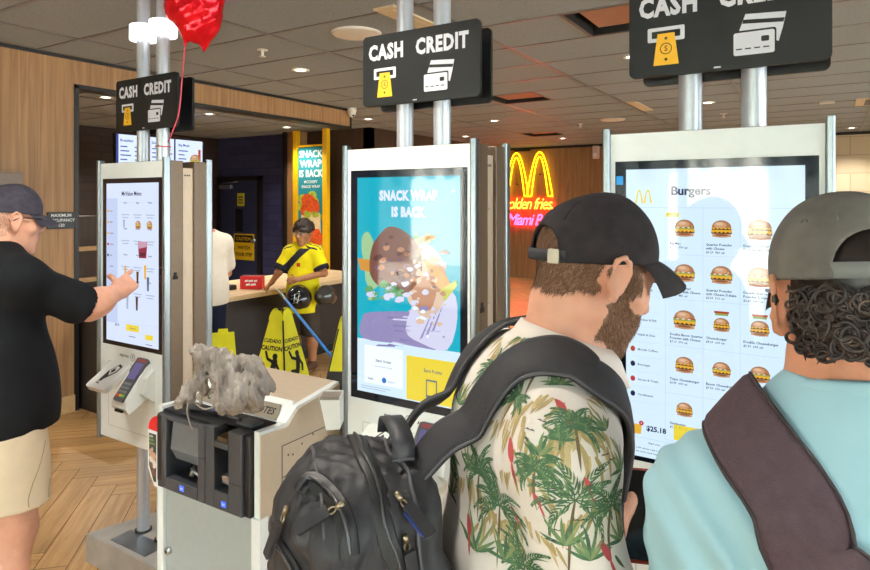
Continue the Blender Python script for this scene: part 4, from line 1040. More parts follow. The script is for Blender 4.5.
# ------------------------------------------------------------------ red foil balloon on its ribbon
r = empty('foil_balloon', at_d(186, 47, 2.66), 'shiny red foil balloon floating beside the left kiosk poles', 'balloon')
c = at_d(197, -6, 2.66)
f = Field(c-Vector((.26, .26, .25)), c+Vector((.26, .26, .25)), .0045)
Rb = rot_of(RT, FW, UP)
for du, dv, rx, rz in ((-.055, .06, .105, .12), (.05, .06, .10, .115), (-.015, -.06, .125, .11), (.012, -.14, .085, .085)): f.ell(c+RT*du+UP*dv, (rx, .085 if dv > -.1 else .055, rz), Rb, k=.05)
f.cap(c+RT*.02-UP*.16, c+RT*.03-UP*.238, .035, .010, k=.03); f.cap(c-RT*.03-UP*.14, at_d(185, 46, 2.66), .03, .010, k=.02)
f.shift(ridged(9, (16, 34, 70), (.010, .007, .003)))
Pb, Fb = f.mesh()
np_obj('foil_body', Pb, Fb, mat('red_foil', 'ee1424', .14, .55, noise=(7, .2)), r)
b = MW(); RIB = mat('ribbon_red', 'd8485a', .4)
b.tube(bez([at_d(185, 46, 2.66), at_d(182, 80, 2.62), at_d(179, 112, 2.63), at_d(172, 133, 2.66), at_d(168, 142, 2.69)], 6), .0028, RIB, 6)
pc_ = Vector((LOCS['L'][0]+.067, LOCS['L'][1], at_d(162, 144, 2.69).z))
b.tube([pc_+Vector((.031*math.cos(a), .031*math.sin(a), .002*math.sin(a*3))) for a in [2*PI*i/20 for i in range(20)]], .0028, RIB, 6, closed=True)
b.done('ribbon', r)

# ------------------------------------------------------------------ yellow floor signs
SY = mat('floor_sign_yellow', 'e6e21c', .45, noise=(14, .06)); SYB = mat('floor_sign_black', '1b1a18', .5, noise=(14, .1))
def slip_figure(b, P):
    def blob(pts, w0, w1, n=6):
        for i in range(len(pts)-1):
            (x0, z0), (x1, z1) = pts[i], pts[i+1]; L = math.hypot(x1-x0, z1-z0)+1e-9; nx, nz = -(z1-z0)/L, (x1-x0)/L
            a, c = w0+(w1-w0)*i/(len(pts)-1), w0+(w1-w0)*(i+1)/(len(pts)-1)
            b.poly([P(x0+nx*a, z0+nz*a), P(x1+nx*c, z1+nz*c), P(x1-nx*c, z1-nz*c), P(x0-nx*a, z0-nz*a)], INK)
            for x, z, q in ((x0, z0, a), (x1, z1, c)): b.poly([P(x+q*math.cos(2*PI*k/10), z+q*math.sin(2*PI*k/10)) for k in range(10)], INK)
    b.poly([P(-.012+.017*math.cos(2*PI*k/14)+.04, .075+.017*math.sin(2*PI*k/14)) for k in range(14)], INK)
    blob([(.03, .05), (.02, .005), (.01, -.02)], .018, .016); blob([(.02, .045), (-.02, .06), (-.035, .095)], .009, .007); blob([(.035, .045), (.06, .01), (.055, -.02)], .009, .007)
    blob([(.01, -.02), (-.035, -.01), (-.06, -.04)], .012, .008); blob([(.012, -.02), (-.02, -.045), (-.075, -.05)], .012, .008)
def floor_sign(loc, ang, label, black_low=False, group=None):
    r = empty('floor_sign', loc, label, 'floor sign', group)
    hb, ht, H_ = .215, .055, .94
    for k in range(4):
        T = Matrix.Rotation(ang+PI/2*k, 4, 'Z')
        inset_b, inset_t = hb, ht*.85
        up = Vector((0, inset_b-inset_t, H_-.06)).normalized()   # panel plane leans inwards (local normal -y)
        nrm = Vector((0, -up.z, up.y))
        def P(x, z, l=0): return T @ (Vector((x, -inset_b, 0))+up*(z)+nrm*(.004+.0008*l))
        out = [(-hb, 0), (hb, 0), (ht, H_-.12)]+[(ht*math.cos(a)*1.0, H_-.12+ht*1.35*math.sin(a)) for a in [PI*i/10 for i in range(1, 10)]]+[(-ht, H_-.12)]
        b = M(); n = len(out); vs = [T @ (Vector((x, -inset_b, 0))+up*z+nrm*w) for w in (-.004, .004) for x, z in out]
        b.add(vs, [tuple(range(n-1, -1, -1)), tuple(range(n, 2*n))]+[(i, (i+1) % n, n+(i+1) % n, n+i) for i in range(n)], SY)
        ux = (P(1, 0)-P(0, 0)); uz = (P(0, 1)-P(0, 0))
        if black_low:
            w_ = lambda z: hb+(ht-hb)*z/(H_-.12)
            b.poly([P(-w_(.02)+.0, .02, 1), P(w_(.02), .02, 1), P(w_(.55), .55, 1), P(-w_(.55), .55, 1)], SYB)
        else:
            b.text('CUIDADO', INK, P(0, .665, 1), ux, uz, .026, 'CENTER', .05, .9); b.text('CAUTION', INK, P(0, .612, 1), ux, uz, .031, 'CENTER', .06, .95)
            slip_figure(b, lambda x, z: P(x*1.3, .475+z*1.3, 1))
        e = b.build('sign_panel', r)
        b = M(); b.tube([T @ (Vector((-hb-.002, -inset_b-.002, 0))), T @ (Vector((-hb, -inset_b, 0))+up*(H_-.12)+Vector((hb-ht, 0, 0)))], .006, SYB, 6); b.build('folding_seam', r)
    b = M(); b.tube([(-.03, 0, H_-.10), (-.02, 0, H_-.065), (.02, 0, H_-.065), (.03, 0, H_-.10)], .008, SYB, 8); b.build('carry_loop', r)
    return r
sp_ = at_d(281, 380, 4.5); cdir = -ray(283, 380).normalized(); cdir.z = 0; cdir.normalize(); rt_ = Vector((-cdir.y, cdir.x, 0))
nA = cdir*math.cos(math.radians(38))-rt_*math.sin(math.radians(38))
floor_sign((sp_.x, sp_.y, 0), math.atan2(nA.y, nA.x)+PI/2, 'yellow four-sided CUIDADO CAUTION floor sign with slipping figures, behind the cash machine')
sp_ = at_d(349, 380, 4.2)
floor_sign((sp_.x, sp_.y, 0), math.atan2(nA.y, nA.x)+PI/2+.35, 'yellow floor sign with black lower half, mostly hidden by the middle kiosk', True)
# folded A-board by the counter
sp_ = at_d(223, 352, 5.0)
r = empty('folded_sign', (sp_.x, sp_.y, 0), 'plain yellow folding floor sign behind the plastic bag, below the person in white', 'floor sign')
fy = (CAM-Vector(r.location)); fy.z = 0; fy.normalize(); fxv = Vector((-fy.y, fy.x, 0))
for s_ in (1, -1):
    b = M(); nb = lambda u, v, w: fxv*u+UP*v+fy*(s_*(.10-.085*v/.60)+w)
    b.prism([(-.13, 0), (.13, 0), (.085, .60), (.04, .60), (.035, .63), (-.035, .63), (-.04, .60), (-.085, .60)], SY, nb, -.006, .006); b.build('sign_leaf', r)
# mop with a blue handle leaning on the counter
r = empty('mop', (at_d(372, 418, 4.8).x, at_d(372, 418, 4.8).y, 0), 'blue handled mop leaning across in front of the boy', 'mop')
b = MW(); p0, p1 = at_d(278, 290, 5.75), at_d(372, 421, 4.8)
p0 = Vector(p0); p1 = Vector((p1.x, p1.y, .08)); b.tube([p0+(p1-p0)*.09, p1], .013, mat('mop_blue', '2f7fd0', .35, noise=(30, .05)), 12); b.done('handle', r)
b = MW(); b.tube([p0, p0+(p1-p0)*.1], .0145, ALU, 12); b.done('handle_grip', r)
b = MW()
for k in range(26):
    a = 2*PI*k/26; b.tube(bez([p1, p1+Vector((.05*math.cos(a), .05*math.sin(a), -.03)), p1+Vector((.12*math.cos(a), .12*math.sin(a), -.068))], 4), .010, mat('mop_cotton', 'cfc8ba', .9, noise=(60, .1)), 6)
b.done('mop_head', r)
# red box and loose things on the counter
cz = .775
r = empty('card_box', (at_z(256, 289, cz).x-.05, at_z(256, 289, cz).y, cz), 'small red open box with white marks on the service counter', 'box')
b = M(); ang = math.atan2(RT.y, RT.x); T = Matrix.Rotation(ang, 4, 'Z')
b.box(-.11, .11, -.05, .05, 0, .13, REDP, .006, T=T); b.box(-.10, .10, -.04, .04, .131, .132, mat('box_inside', '5c1014', .6), T=T)
b.build('box_body', r)
b = M(); ux = T @ Vector((1, 0, 0)); fo = T @ Vector((0, -.0508, 0))
[b.poly([fo+ux*u+Vector((0, 0, z)) for u, z in ((a, z0), (a+w_, z0+.004), (a+w_, z0+.022), (a, z0+.018))], LW) for z0, row in ((.072, ((-.06, .03), (-.025, .045), (.028, .032))), (.036, ((-.05, .04), (-.004, .05)))) for a, w_ in row]; b.build('box_marks', r)
b = M(); b.box(-.06, .06, -.04, .04, 0, .045, BLACK, .006); b.box(-.05, .05, -.025, .03, .045, .05, DGREY); pz = at_z(233, 290, cz)
tag(b.build('card_terminal'), 'small black terminal on the counter, left of the red box', 'terminal').location = (pz.x-.05, pz.y, cz)
b = M(); pz = at_z(330, 284, cz)
b.box(-.08, .08, -.1, .1, 0, .012, BLACK, .004); tag(b.build('serving_tray'), 'dark tray on the counter behind the boy', 'tray').location = (-5.2, 5.4, cz)
# ------------------------------------------------------------------ people
def V(*a): return Vector(a)
def ax_frame(yaw_deg, pitch=0.0, roll=0.0):
    """columns: right, forward, up; yaw is the facing direction in degrees from +X"""
    a = math.radians(yaw_deg)
    f = V(math.cos(a), math.sin(a), 0); r = V(math.sin(a), -math.cos(a), 0); u = V(0, 0, 1)
    p = math.radians(pitch); f2 = f*math.cos(p)-u*math.sin(p); u2 = f*math.sin(p)+u*math.cos(p)
    q = math.radians(roll); r2 = r*math.cos(q)+u2*math.sin(q); u3 = u2*math.cos(q)-r*math.sin(q)
    return rot_of(r2, f2, u3)
class Head:
    def __init__(s, c, R, k=1.0): s.c = np.array(c, float); s.R = R; s.k = k
    def p(s, x, y, z): return s.c+s.R @ (np.array([x, y, z])*s.k)
    def v(s, x, y, z): return Vector(s.p(x, y, z))
    def loc(s, P): return ((np.asarray(P)-s.c) @ s.R)/s.k
def head_sdf(f, H, fine=True):
    k = H.k
    def e(c, r, kk=.02, sub=False): f.ell(H.p(*c), np.array(r)*k, H.R, kk*k, sub)
    def c(a, b, ra, rb, kk=.02, sub=False): f.cap(H.p(*a), H.p(*b), ra*k, rb*k, kk*k, sub)
    e((0, -.012, .032), (.0755, .097, .088)); e((0, .03, .03), (.062, .064, .07)); e((0, .035, -.03), (.057, .060, .076), .03)
    for s in (-1, 1):
        c((s*.052, -.012, -.055), (s*.014, .062, -.098), .020, .020, .03); e((s*.040, .055, -.016), (.024, .024, .022), .02)
        c((s*.044, .072, .030), (s*.008, .090, .026), .008, .009, .014)
    e((0, .068, -.100), (.024, .022, .019), .02); e((0, .078, -.056), (.034, .02, .028), .02)
    c((0, .090, .022), (0, .113, -.020), .0075, .011, .012)
    if fine:
        for s in (-1, 1):
            e((s*.012, .103, -.024), (.008, .010, .007), .006)
            e((s*.032, .096, .011), (.018, .013, .012), .012, True); e((s*.032, .0745, .011), (.0125,)*3, .002)
            c((s*.020, .086, .016), (s*.044, .079, .015), .003, .003, .004)
            # ear: bowl, rim, lobe
            e((s*.0785, -.008, .0), (.0065, .019, .030), .008)
            pts = [(.012, .004), (.013, .016), (.006, .029), (-.009, .034), (-.022, .025), (-.026, .006), (-.019, -.014), (-.006, -.030)]
            for i in range(len(pts)-1):
                fl = [.081+.010*min(1, max(0, (.012-p[0])/.03)) for p in pts[i:i+2]]
                c((s*fl[0], pts[i][0]-.006, pts[i][1]), (s*fl[1], pts[i+1][0]-.006, pts[i+1][1]), .0042, .0042, .004)
            e((s*.081, -.010, -.029), (.006, .009, .009), .006)
            e((s*.0885, -.006, -.001), (.0065, .010, .015), .004, True)
        e((0, .094, -.0525), (.022, .009, .0052), .005); e((0, .0925, -.0645), (.019, .009, .0065), .005); c((-.021, .096, -.0585), (.021, .096, -.0585), .0016, .0016, .003, True)
    else:
        for s in (-1, 1): e((s*.080, -.008, .0), (.010, .019, .030), .008); e((s*.032, .098, .011), (.017, .014, .012), .012, True)
def torso_sdf(f, J, g=0.0, s=1.0, wide=1.0, belly=1.0):
    R = J['TR']; up = np.array([0, 0, 1.0])
    top, pel = np.array(J['top'], float), np.array(J['pel'], float)
    sp = lambda t: pel+(top-pel)*t
    f.ell(sp(0), np.array((.160*wide+g, .118+g, .13+g))*s, R, .05); f.ell(sp(.36), np.array((.150*wide+g, .112*belly+g, .15+g))*s, R, .06)
    f.ell(sp(.70), np.array((.165*wide+g, .108+g, .19+g))*s, R, .06)
    f.ell(sp(.86)+R[:, 1]*-.012*s, np.array((.150*wide+g, .085+g, .12+g))*s, R, .05)
    for q in ('shL', 'shR'):
        S_ = np.array(J[q], float)
        f.cap(sp(.95), S_, (.060+g)*s, (.050+g)*s, .05*s)
        f.cap(np.array(J['neck'], float), S_+np.array([0, 0, .012*s]), (.050+g)*s, (.040+g)*s, .05*s)
def limb(f, pts, rs, g=0.0, k=.025):
    for i in range(len(pts)-1): f.cap(pts[i], pts[i+1], rs[i]+g, rs[i+1]+g, k)
def hand_sdf(f, w, d, n, side, curls, s=1.0, thumb=.5):
    """w wrist, d along the palm, n out of the palm, side towards the thumb; curls: bend per finger 0 (straight) .. 1 (closed)"""
    w, d, n, side = (np.array(q, float) for q in (w, d, n, side)); d /= np.linalg.norm(d); n = n-d*(n@d); n /= np.linalg.norm(n); sd = np.cross(d, n); sd = sd if sd@side > 0 else -sd
    R = np.array([sd, d, n]).T
    f.rbox(w+d*.052*s, np.array((.040, .046, .014))*s, R, .016*s, .012*s)
    f.cap(w-d*.012*s, w+d*.025*s, .024*s, .024*s, .02*s)
    for i, (o, L, r, cu) in enumerate(zip((.029, .010, -.010, -.029), (1.0, 1.1, 1.02, .8), (.0088, .009, .0086, .0078), curls)):
        p = w+d*(.092-.006*abs(i-1))*s+sd*o*s; dirn = d+sd*(o*1.6); dirn /= np.linalg.norm(dirn)
        a = 0.0
        for seg, rr in zip((.044, .028, .022), (1.0, .93, .82)):
            a += cu*1.35
            q = p+(dirn*math.cos(a)+n*math.sin(a))*seg*L*s
            f.cap(p, q, r*s*rr*1.05, r*s*rr*.95, .005*s); p = q
    p = w+d*.028*s+sd*.030*s
    for seg, (sa, na) in zip((.042, .032, .026), ((.85, .25+.3*thumb), (.45, .2+.7*thumb), (.2, .25+.8*thumb))):
        q = d*(.55)+sd*sa*(1.1-thumb*.6)+n*na; q /= np.linalg.norm(q); q = p+q*seg*s
        f.cap(p, q, .0115*s, .0095*s, .008*s); p = q
def zs_of(parts):
    out = [parts[0][0]]
    for lo, hi, h in parts:
        while out[-1]+h <= hi+1e-6: out.append(out[-1]+h)
    return out
def skin(name, c): return mat(name, c, .48, spec=.4, noise=(28, .07), bump=(220, .06), sub=.10)
def cloth(name, c, am=.05): return mat(name, c, .85, spec=.2, noise=(18, am), bump=(500, .08), sheen=.0)
def strands(name, P, F, keep, n, length, dirf, width, m_, parent, seed=1, lift=.25, jit=.35):
    """short tapered hairs rooted on the surface"""
    rg = np.random.RandomState(seed); c = P[F].mean(1); ok = np.where(keep(c))[0]
    nr = np.cross(P[F[:, 2]]-P[F[:, 0]], P[F[:, 3]]-P[F[:, 1]]); nr /= np.linalg.norm(nr, axis=1)[:, None]+1e-12
    pick = ok[rg.randint(0, len(ok), n)]; t = rg.rand(n, 2); q = F[pick]
    base = (P[q[:, 0]]*(1-t[:, :1])+P[q[:, 1]]*t[:, :1])*(1-t[:, 1:])+(P[q[:, 3]]*(1-t[:, :1])+P[q[:, 2]]*t[:, :1])*t[:, 1:]
    N = nr[pick]; D = dirf(base)+rg.normal(size=(n, 3))*jit; D -= N*(D*N).sum(1)[:, None]; D /= np.linalg.norm(D, axis=1)[:, None]+1e-9
    D = D+N*lift; D /= np.linalg.norm(D, axis=1)[:, None]; S_ = np.cross(D, N); S_ /= np.linalg.norm(S_, axis=1)[:, None]+1e-9
    L = length*(.6+.8*rg.rand(n, 1)); w = width
    b0 = base-N*.0008; mid = base+D*L*.55+N*.0; tip = base+D*L-N*L*.12
    vs = np.stack([b0-S_*w, b0+S_*w, mid+S_*w*.8, mid-S_*w*.8, tip, tip], 1).reshape(-1, 3)
    i = np.arange(n)[:, None]*6
    q1 = np.concatenate([i, i+1, i+2, i+3], 1); q2 = np.concatenate([i+3, i+2, i+4, i+5], 1)
    return np_obj(name, vs, np.concatenate([q1, q2]), m_, parent)
def cap_parts(H, m_, parent, band_z=.032, back_open=True, strap_m=None, buckle=None, size=1.0, droop=0.0):
    """baseball cap: crown shell with the arched gap and strap at the back, peak, button"""
    k = H.k*size; C_ = (0, -.008, .036)
    lo = H.c-.17; hi = H.c+.17
    f = Field(lo, hi, .0024)
    f.ell(H.p(*C_), np.array((.0845, .1075, .097))*k, H.R, 0); f.ell(H.p(0, .02, .055), np.array((.07, .075, .082))*k, H.R, .03)
    g = Field(lo, hi, .0024)
    g.ell(H.p(*C_), np.array((.0780, .1010, .0905))*k, H.R, 0); g.ell(H.p(0, .02, .055), np.array((.0625, .0675, .0745))*k, H.R, .03)
    f.v = np.maximum(f.v, -g.v)
    f.shift(soft(3, (60, 110), (.0016, .0008)))
    f.plane(H.p(0, 0, band_z), -H.R[:, 2])
    if back_open:
        f.ell(H.p(0, -.105, band_z+.012), np.array((.046, .05, .044))*k, H.R, .002, True)
    P, F = f.mesh(); P = relax(P, F, 1)
    crown = np_obj('cap_crown', P, F, m_, parent)
    # strap closing the gap
    if back_open:
        b = MW(); row = []
        for i in range(25):
            a = -math.radians(40)+math.radians(80)*i/24
            x, y = .0842*size*math.sin(a), -.008-.107*size*math.cos(a)
            row.append([H.v(x*s_, (y+.008)*s_-.008, z) for s_, z in ((1.0, band_z+.001), (1.0, band_z+.019), (.965, band_z+.019), (.965, band_z+.001))])
        b.grid(row, strap_m or m_, close_u=True); b.done('cap_strap', parent)
        if buckle:
            b = MW(); a = math.radians(buckle); x, y = .087*size*math.sin(a), -.008-.110*size*math.cos(a); cpt = H.v(x, y, band_z+.010); nx = Vector(H.R @ np.array([math.sin(a), -math.cos(a), 0])); tx = Vector(H.R @ np.array([math.cos(a), math.sin(a), 0])); uz = Vector(H.R[:, 2])
            b.prism(rrect(-.010, .010, -.011, .011, .003), mat('buckle_metal', '8d8577', .3, .9), lambda u, v, w: cpt+tx*u+uz*v+nx*w, -.001, .003); b.done('cap_buckle', parent)
    b = MW()
    rows = []
    for j in range(9):
        t = j/8; row = []
        for i in range(31):
            u = math.radians(-66+132*i/30)
            x = .083*size*math.sin(u); y = -.008+.106*size*math.cos(u)
            ext = .070*math.cos(u)**.7*t if math.cos(u) > 0 else 0
            row.append((x*(1+.02*t), y+ext, band_z+.006-(.020+droop*.4)*t*t-(.010+droop*.6)*t-.016*math.sin(u)**2*(.3+.7*t)))
        rows.append(row)
    top = [[H.v(*q) for q in r_] for r_ in rows]; bot = [[H.v(q[0], q[1], q[2]-.0035) for q in r_] for r_ in rows]
    b.grid(top, m_); b.grid(bot, m_, flip=True); b.grid([top[-1], bot[-1]], m_); b.grid([[r_[0] for r_ in top], [r_[0] for r_ in bot]], m_, flip=True); b.grid([[r_[-1] for r_ in top], [r_[-1] for r_ in bot]], m_)
    b.done('cap_peak', parent)
    b = MW(); zt = .036+.097*size
    b.tube([H.v(0, -.004, zt-.003), H.v(0, -.004, zt+.002), H.v(0, -.004, zt+.005)], [.008, .008, .004], m_, 14); b.done('cap_button', crown and parent)
    b = MW()
    for a0 in range(0, 360, 60):
        a = math.radians(a0+30); pts = []
        for i in range(15):
            t = math.radians(4+ i*(86/14)*.86)
            x, y, z = .0848*size*math.sin(t)*math.sin(a), .1078*size*math.sin(t)*math.cos(a), .0973*size*math.cos(t)
            if back_open and y < -.07 and abs(x) < .05 and z < .055: break
            pts.append(H.v(x+0, y-.008, z+.036))
        if len(pts) > 3: b.tube(pts, .0013, m_, 5)
        t = math.radians(52); a = math.radians(a0); e_ = [ .0855*size*math.sin(t)*math.sin(a), .1085*size*math.sin(t)*math.cos(a)-.008, .098*size*math.cos(t)+.036]
        if not (back_open and a0 == 180): b.tube([H.v(*e_)+Vector(H.R @ np.array([.004*math.cos(w_)*math.cos(a), -.004*math.cos(w_)*math.sin(a), .004*math.sin(w_)])) for w_ in [2*PI*i/10 for i in range(10)]], .0012, m_, 5, closed=True)
    b.done('cap_seams', parent)
    return crown
def ribbon_on(bvh, pts, width, off, m_, name, parent, thick=.006, n=10, up=None, piping=None, wfun=None, smooth=3, snap_d=.05):
    """padded strap following a surface: pts are guide points near it"""
    path = bez(pts, n); rows = []; e1 = []; e2 = []
    N = len(path); snap = []
    for p in path:
        h = bvh.find_nearest(p) if bvh else None
        if h and h[0] is not None and (p-h[0]).length < snap_d: snap.append((h[0]+h[1]*off, h[1]))
        else: snap.append((p, h[1] if h and h[0] is not None else Vector((0, 0, 1))))
    for it_ in range(smooth):
        if it_ and it_ % 5 == 0:
            for i in range(1, N-1):
                h = bvh.find_nearest(snap[i][0])
                if h[0] is not None and ((snap[i][0]-h[0]).length < .03 or (snap[i][0]-h[0]).dot(h[1]) < 0): snap[i] = (h[0]+h[1]*off, h[1])
        snap = [snap[0]]+[((snap[i-1][0]+snap[i][0]*2+snap[i+1][0])/4, (snap[i-1][1]+snap[i][1]*2+snap[i+1][1]).normalized()) for i in range(1, N-1)]+[snap[-1]]
    for i in range(N):
        t = (snap[min(i+1, N-1)][0]-snap[max(i-1, 0)][0]).normalized(); nrm = snap[i][1]; nrm = (nrm-t*nrm.dot(t)).normalized(); sd = t.cross(nrm)
        p = snap[i][0]; w = width*(wfun(i/(N-1)) if wfun else 1); row = []
        for q, hgt in ((-1, 0), (-1, .55), (-.8, 1), (0, 1.12), (.8, 1), (1, .55), (1, 0), (0, -.1)): row.append(p+sd*(q*w/2)+nrm*(hgt*thick))
        rows.append(row); e1.append(p+sd*w*.5+nrm*thick*.5); e2.append(p-sd*w*.5+nrm*thick*.5)
    b = MW(); b.grid(rows, m_, close_u=True); b.poly(rows[0], m_); b.poly(rows[-1][::-1], m_)
    if piping: b.tube(e1, .0022, piping, 6); b.tube(e2, .0022, piping, 6)
    return b.done(name, parent)
SKIN_A = skin('skin_rosy', 'dca389'); SKIN_B = skin('skin_tan', 'cf9274'); SKIN_C = skin('skin_warm', 'd59a78'); SKIN_D = skin('skin_brown', 'b27a55'); LIPS = skin('lips', 'b8665a'); EYEW = mat('eye_white', 'd8d4cd', .2); IRIS = mat('eye_dark', '2a2019', .15)
BROW = mat('brow_hair', '4a3526', .8)
def face_mats(H, P, F, base=0, beard=None):
    """material slots: 0 skin 1 lips 2 eye white 3 iris 4 brow 5 beard"""
    c = H.loc(P[F].mean(1)); x, y, z = c.T; mi = np.full(len(F), base)
    mi[(((x/.021)**2+((z+.0585)/.0105)**2) < 1) & (y > .078)] = 1
    for s in (-1, 1):
        e = (((x-s*.032)/.0125)**2+((z-.011)/.0065)**2 < 1) & (y > .070) & (y < .092); mi[e] = 2
        mi[e & (((x-s*.032)**2+(z-.011)**2) < .0055**2)] = 3
        mi[(np.abs(x-s*.032) < .020) & (np.abs(z-.0335+.10*np.abs(np.abs(x)-.03)) < .0038) & (y > .05)] = 4
    if beard is not None: mi[beard(c) & (mi == 0)] = 5
    return mi

# ================================================== man in the floral shirt
YA = 44.5
rA, fA = V(math.sin(math.radians(YA)), -math.cos(math.radians(YA)), 0), V(math.cos(math.radians(YA)), math.sin(math.radians(YA)), 0)
def DL(d, lat, z): q = FW*d+RT*lat; return V(q.x, q.y, z)
DA = 1.02
topA = DL(DA-.01, .168, 1.345)
JA = dict(TR=ax_frame(YA, 6), top=topA, pel=topA-fA*.05-UP*.46, neck=DL(DA, .205, 1.392), shR=topA+rA*.150-UP*.050-fA*.030, shL=topA-rA*.165-UP*.02)
HA = Head(DL(DA+.01, .2580, 1.527), ax_frame(YA+7, 21), 1.0)
elR = JA['shR']-UP*.27+fA*.05+rA*.03; elL = JA['shL']-UP*.27+fA*.06-rA*.03
wrR = DL(1.06, .285, 1.08); wrL = elL+fA*.20+rA*.10-UP*.02
hipA = JA['pel']-UP*.04
personA = empty('person', (hipA.x, hipA.y, 0), 'man in a dark cap and cream palm-print shirt looking down at the burger screen', 'person')
f = Field((hipA.x-.48, hipA.y-.48, -.01), (hipA.x+.52, hipA.y+.55, 1.72), .0036, zs_of([(-.012, .98, .012), (.98, 1.36, .0060), (1.36, 1.70, .0030)]))
head_sdf(f, HA); f.cap(HA.p(0, -.035, -.06), JA['neck']-fA*.005, .056, .060, .03)
torso_sdf(f, JA, -.002)
limb(f, [JA['shR'], elR, wrR], (.052, .040, .027)); limb(f, [JA['shL'], elL, wrL], (.052, .040, .027))
hand_sdf(f, wrR, fA*.7+UP*.35-rA*.5, UP*.7-rA*.7, -rA, (.35, .45, .5, .55)); hand_sdf(f, wrL, fA+rA*.3, UP*.6+rA*.8, rA, (.3, .35, .4, .4))
for s_ in (-1, 1):
    h_ = hipA+rA*.09*s_; kn = V(h_.x, h_.y, .50)+fA*.02; an = V(h_.x, h_.y, .09)
    limb(f, [h_, kn, V(kn.x, kn.y, .36)-fA*.015, an], (.088, .056, .052, .038)); f.cap(an-UP*.04-fA*.03, an-UP*.05+fA*.14, .038, .028, .03)
f.plane((0, 0, 0), (0, 0, -1))
Pa, Fa = f.mesh(); Pa = relax(Pa, Fa, 1, .35)
BEARD = mat('beard_brown', '8d6b55', .8, noise=(160, .18)); SCALP = mat('cropped_hair', '8a6a56', .8, noise=(120, .2))
rgb = soft(21, (140, 260), (.010, .008))
def beardA(c):
    x, y, z = c.T; ed = rgb(x, y, z)
    line = np.where(y > .055, -.040, -.040+(.055-y)*.95)
    return (z < line+ed) & (z > -.155+ed) & (y > -.004+ed*.8) & ~((np.abs(x) > .071) & (y < .018)) & ~((np.abs(x) < .012) & (z > -.04) & (y > .09)) & ~((y < .03) & (z < -.105-.2*(y-.03)+ed))
miA = face_mats(HA, Pa, Fa, 0, beardA)
HAIRB = mat('hair_brown', '6a4d3b', .85, spec=.15, noise=(90, .15)); BEARDH = mat('beard_hair', '634634', .85, spec=.15, noise=(90, .15))
def hairA(c):
    x, y, z = HA.loc(c).T; ed = rgb(x, y, z)*1.2
    back = (z > -.050+ed+.55*np.maximum(0, y+.075)) & (y < .01) & ~((np.abs(x) > .064) & (y > -.034) & (z < .048))
    side = (y >= .014) & (y < .046+ed) & (z > -.014+ed) & (np.abs(x) > .05) & (z < .06)
    return (back | side) & (z < .07)
miA[(miA == 0) & hairA(Pa[Fa].mean(1))] = 6
np_obj('body', Pa, Fa, [SKIN_A, LIPS, EYEW, IRIS, BROW, BEARD, SCALP], personA, mi=miA)
cA = lambda c: HA.loc(c)
strands('beard', Pa, Fa, lambda c: beardA(cA(c)), 7000, .0075, lambda b_: np.tile(HA.R @ np.array([0, .35, -1.0]), (len(b_), 1)), .00032, BEARDH, personA, 4, .35)
strands('hair', Pa, Fa, hairA, 14000, .008, lambda b_: np.tile(HA.R @ np.array([0, -.55, -1.0]), (len(b_), 1)), .00032, HAIRB, personA, 5, .22)
CAPN = mat('cap_black', '2b2629', .8, spec=.25, noise=(45, .28), bump=(140, .05))
HAc = Head(HA.p(0, .006, -.003), ax_frame(YA+7, 2), 1.0)
cap_parts(HAc, CAPN, personA, .030, True, mat('cap_strap_dark', '26292f', .7), 30, droop=.012)
# shirt: boxy short sleeves
f = Field((hipA.x-.42, hipA.y-.42, .78), (hipA.x+.48, hipA.y+.48, 1.56), .0042)
torso_sdf(f, JA, .018, 1.0, 1.06); f.cap(JA['pel']+UP*.02, JA['pel']-UP*.1, .165, .17, .06)
for sh, el in ((JA['shR'], elR), (JA['shL'], elL)): f.cap(sh, sh+(el-sh)*.95, .069, .080, .04)
f.shift(soft(31, (14, 26), (.012, .006))); f.shift(ridged(8, (18,), (.006,)))
for sh, el in ((JA['shR'], elR), (JA['shL'], elL)):
    d_ = (el-sh).normalized(); e_ = sh+(el-sh)*.93
    f.cap(e_-d_*.05, e_+d_*.2, .066, .085, .0, True)
    q_ = Field.__new__(Field)
nk = JA['neck']
f.cap(nk-UP*.03+fA*.012, HA.p(0, -.03, -.03), .066, .072, .01, True)
f.plane((0, 0, .80), (0, 0, -1))
Ps, Fs = f.mesh(); Ps = relax(Ps, Fs, 1)
SHIRT = mat('shirt_cream', 'e9e0d8', .85, spec=.15, noise=(10, .03), bump=(600, .05))
bvA = bvh_of(Ps, Fs)
PG = [mat('print_'+n_, c_, .85) for n_, c_ in (('leaf_deep', '47684a'), ('leaf_mid', '6a855a'), ('leaf_olive', '8a9466'), ('sand', 'ad9866'), ('sand_light', 'c4b084'), ('red', 'b5484c'), ('bird', '2a2a2e'), ('trunk', '6a5a40'))]
pv, pf, pm = [], [], []
def print_poly(org, tx, ty, pts, mi_, lift):
    """a flat printed shape laid onto the shirt cloth"""
    o_ = len(pv); ok = []
    for u, v in pts:
        h = bvA.find_nearest(org+tx*u+ty*v)
        if h[0] is None: return
        ok.append(h[0]+h[1]*lift)
    pv.extend(ok); pf.append(tuple(range(o_, o_+len(pts)))); pm.append(mi_)
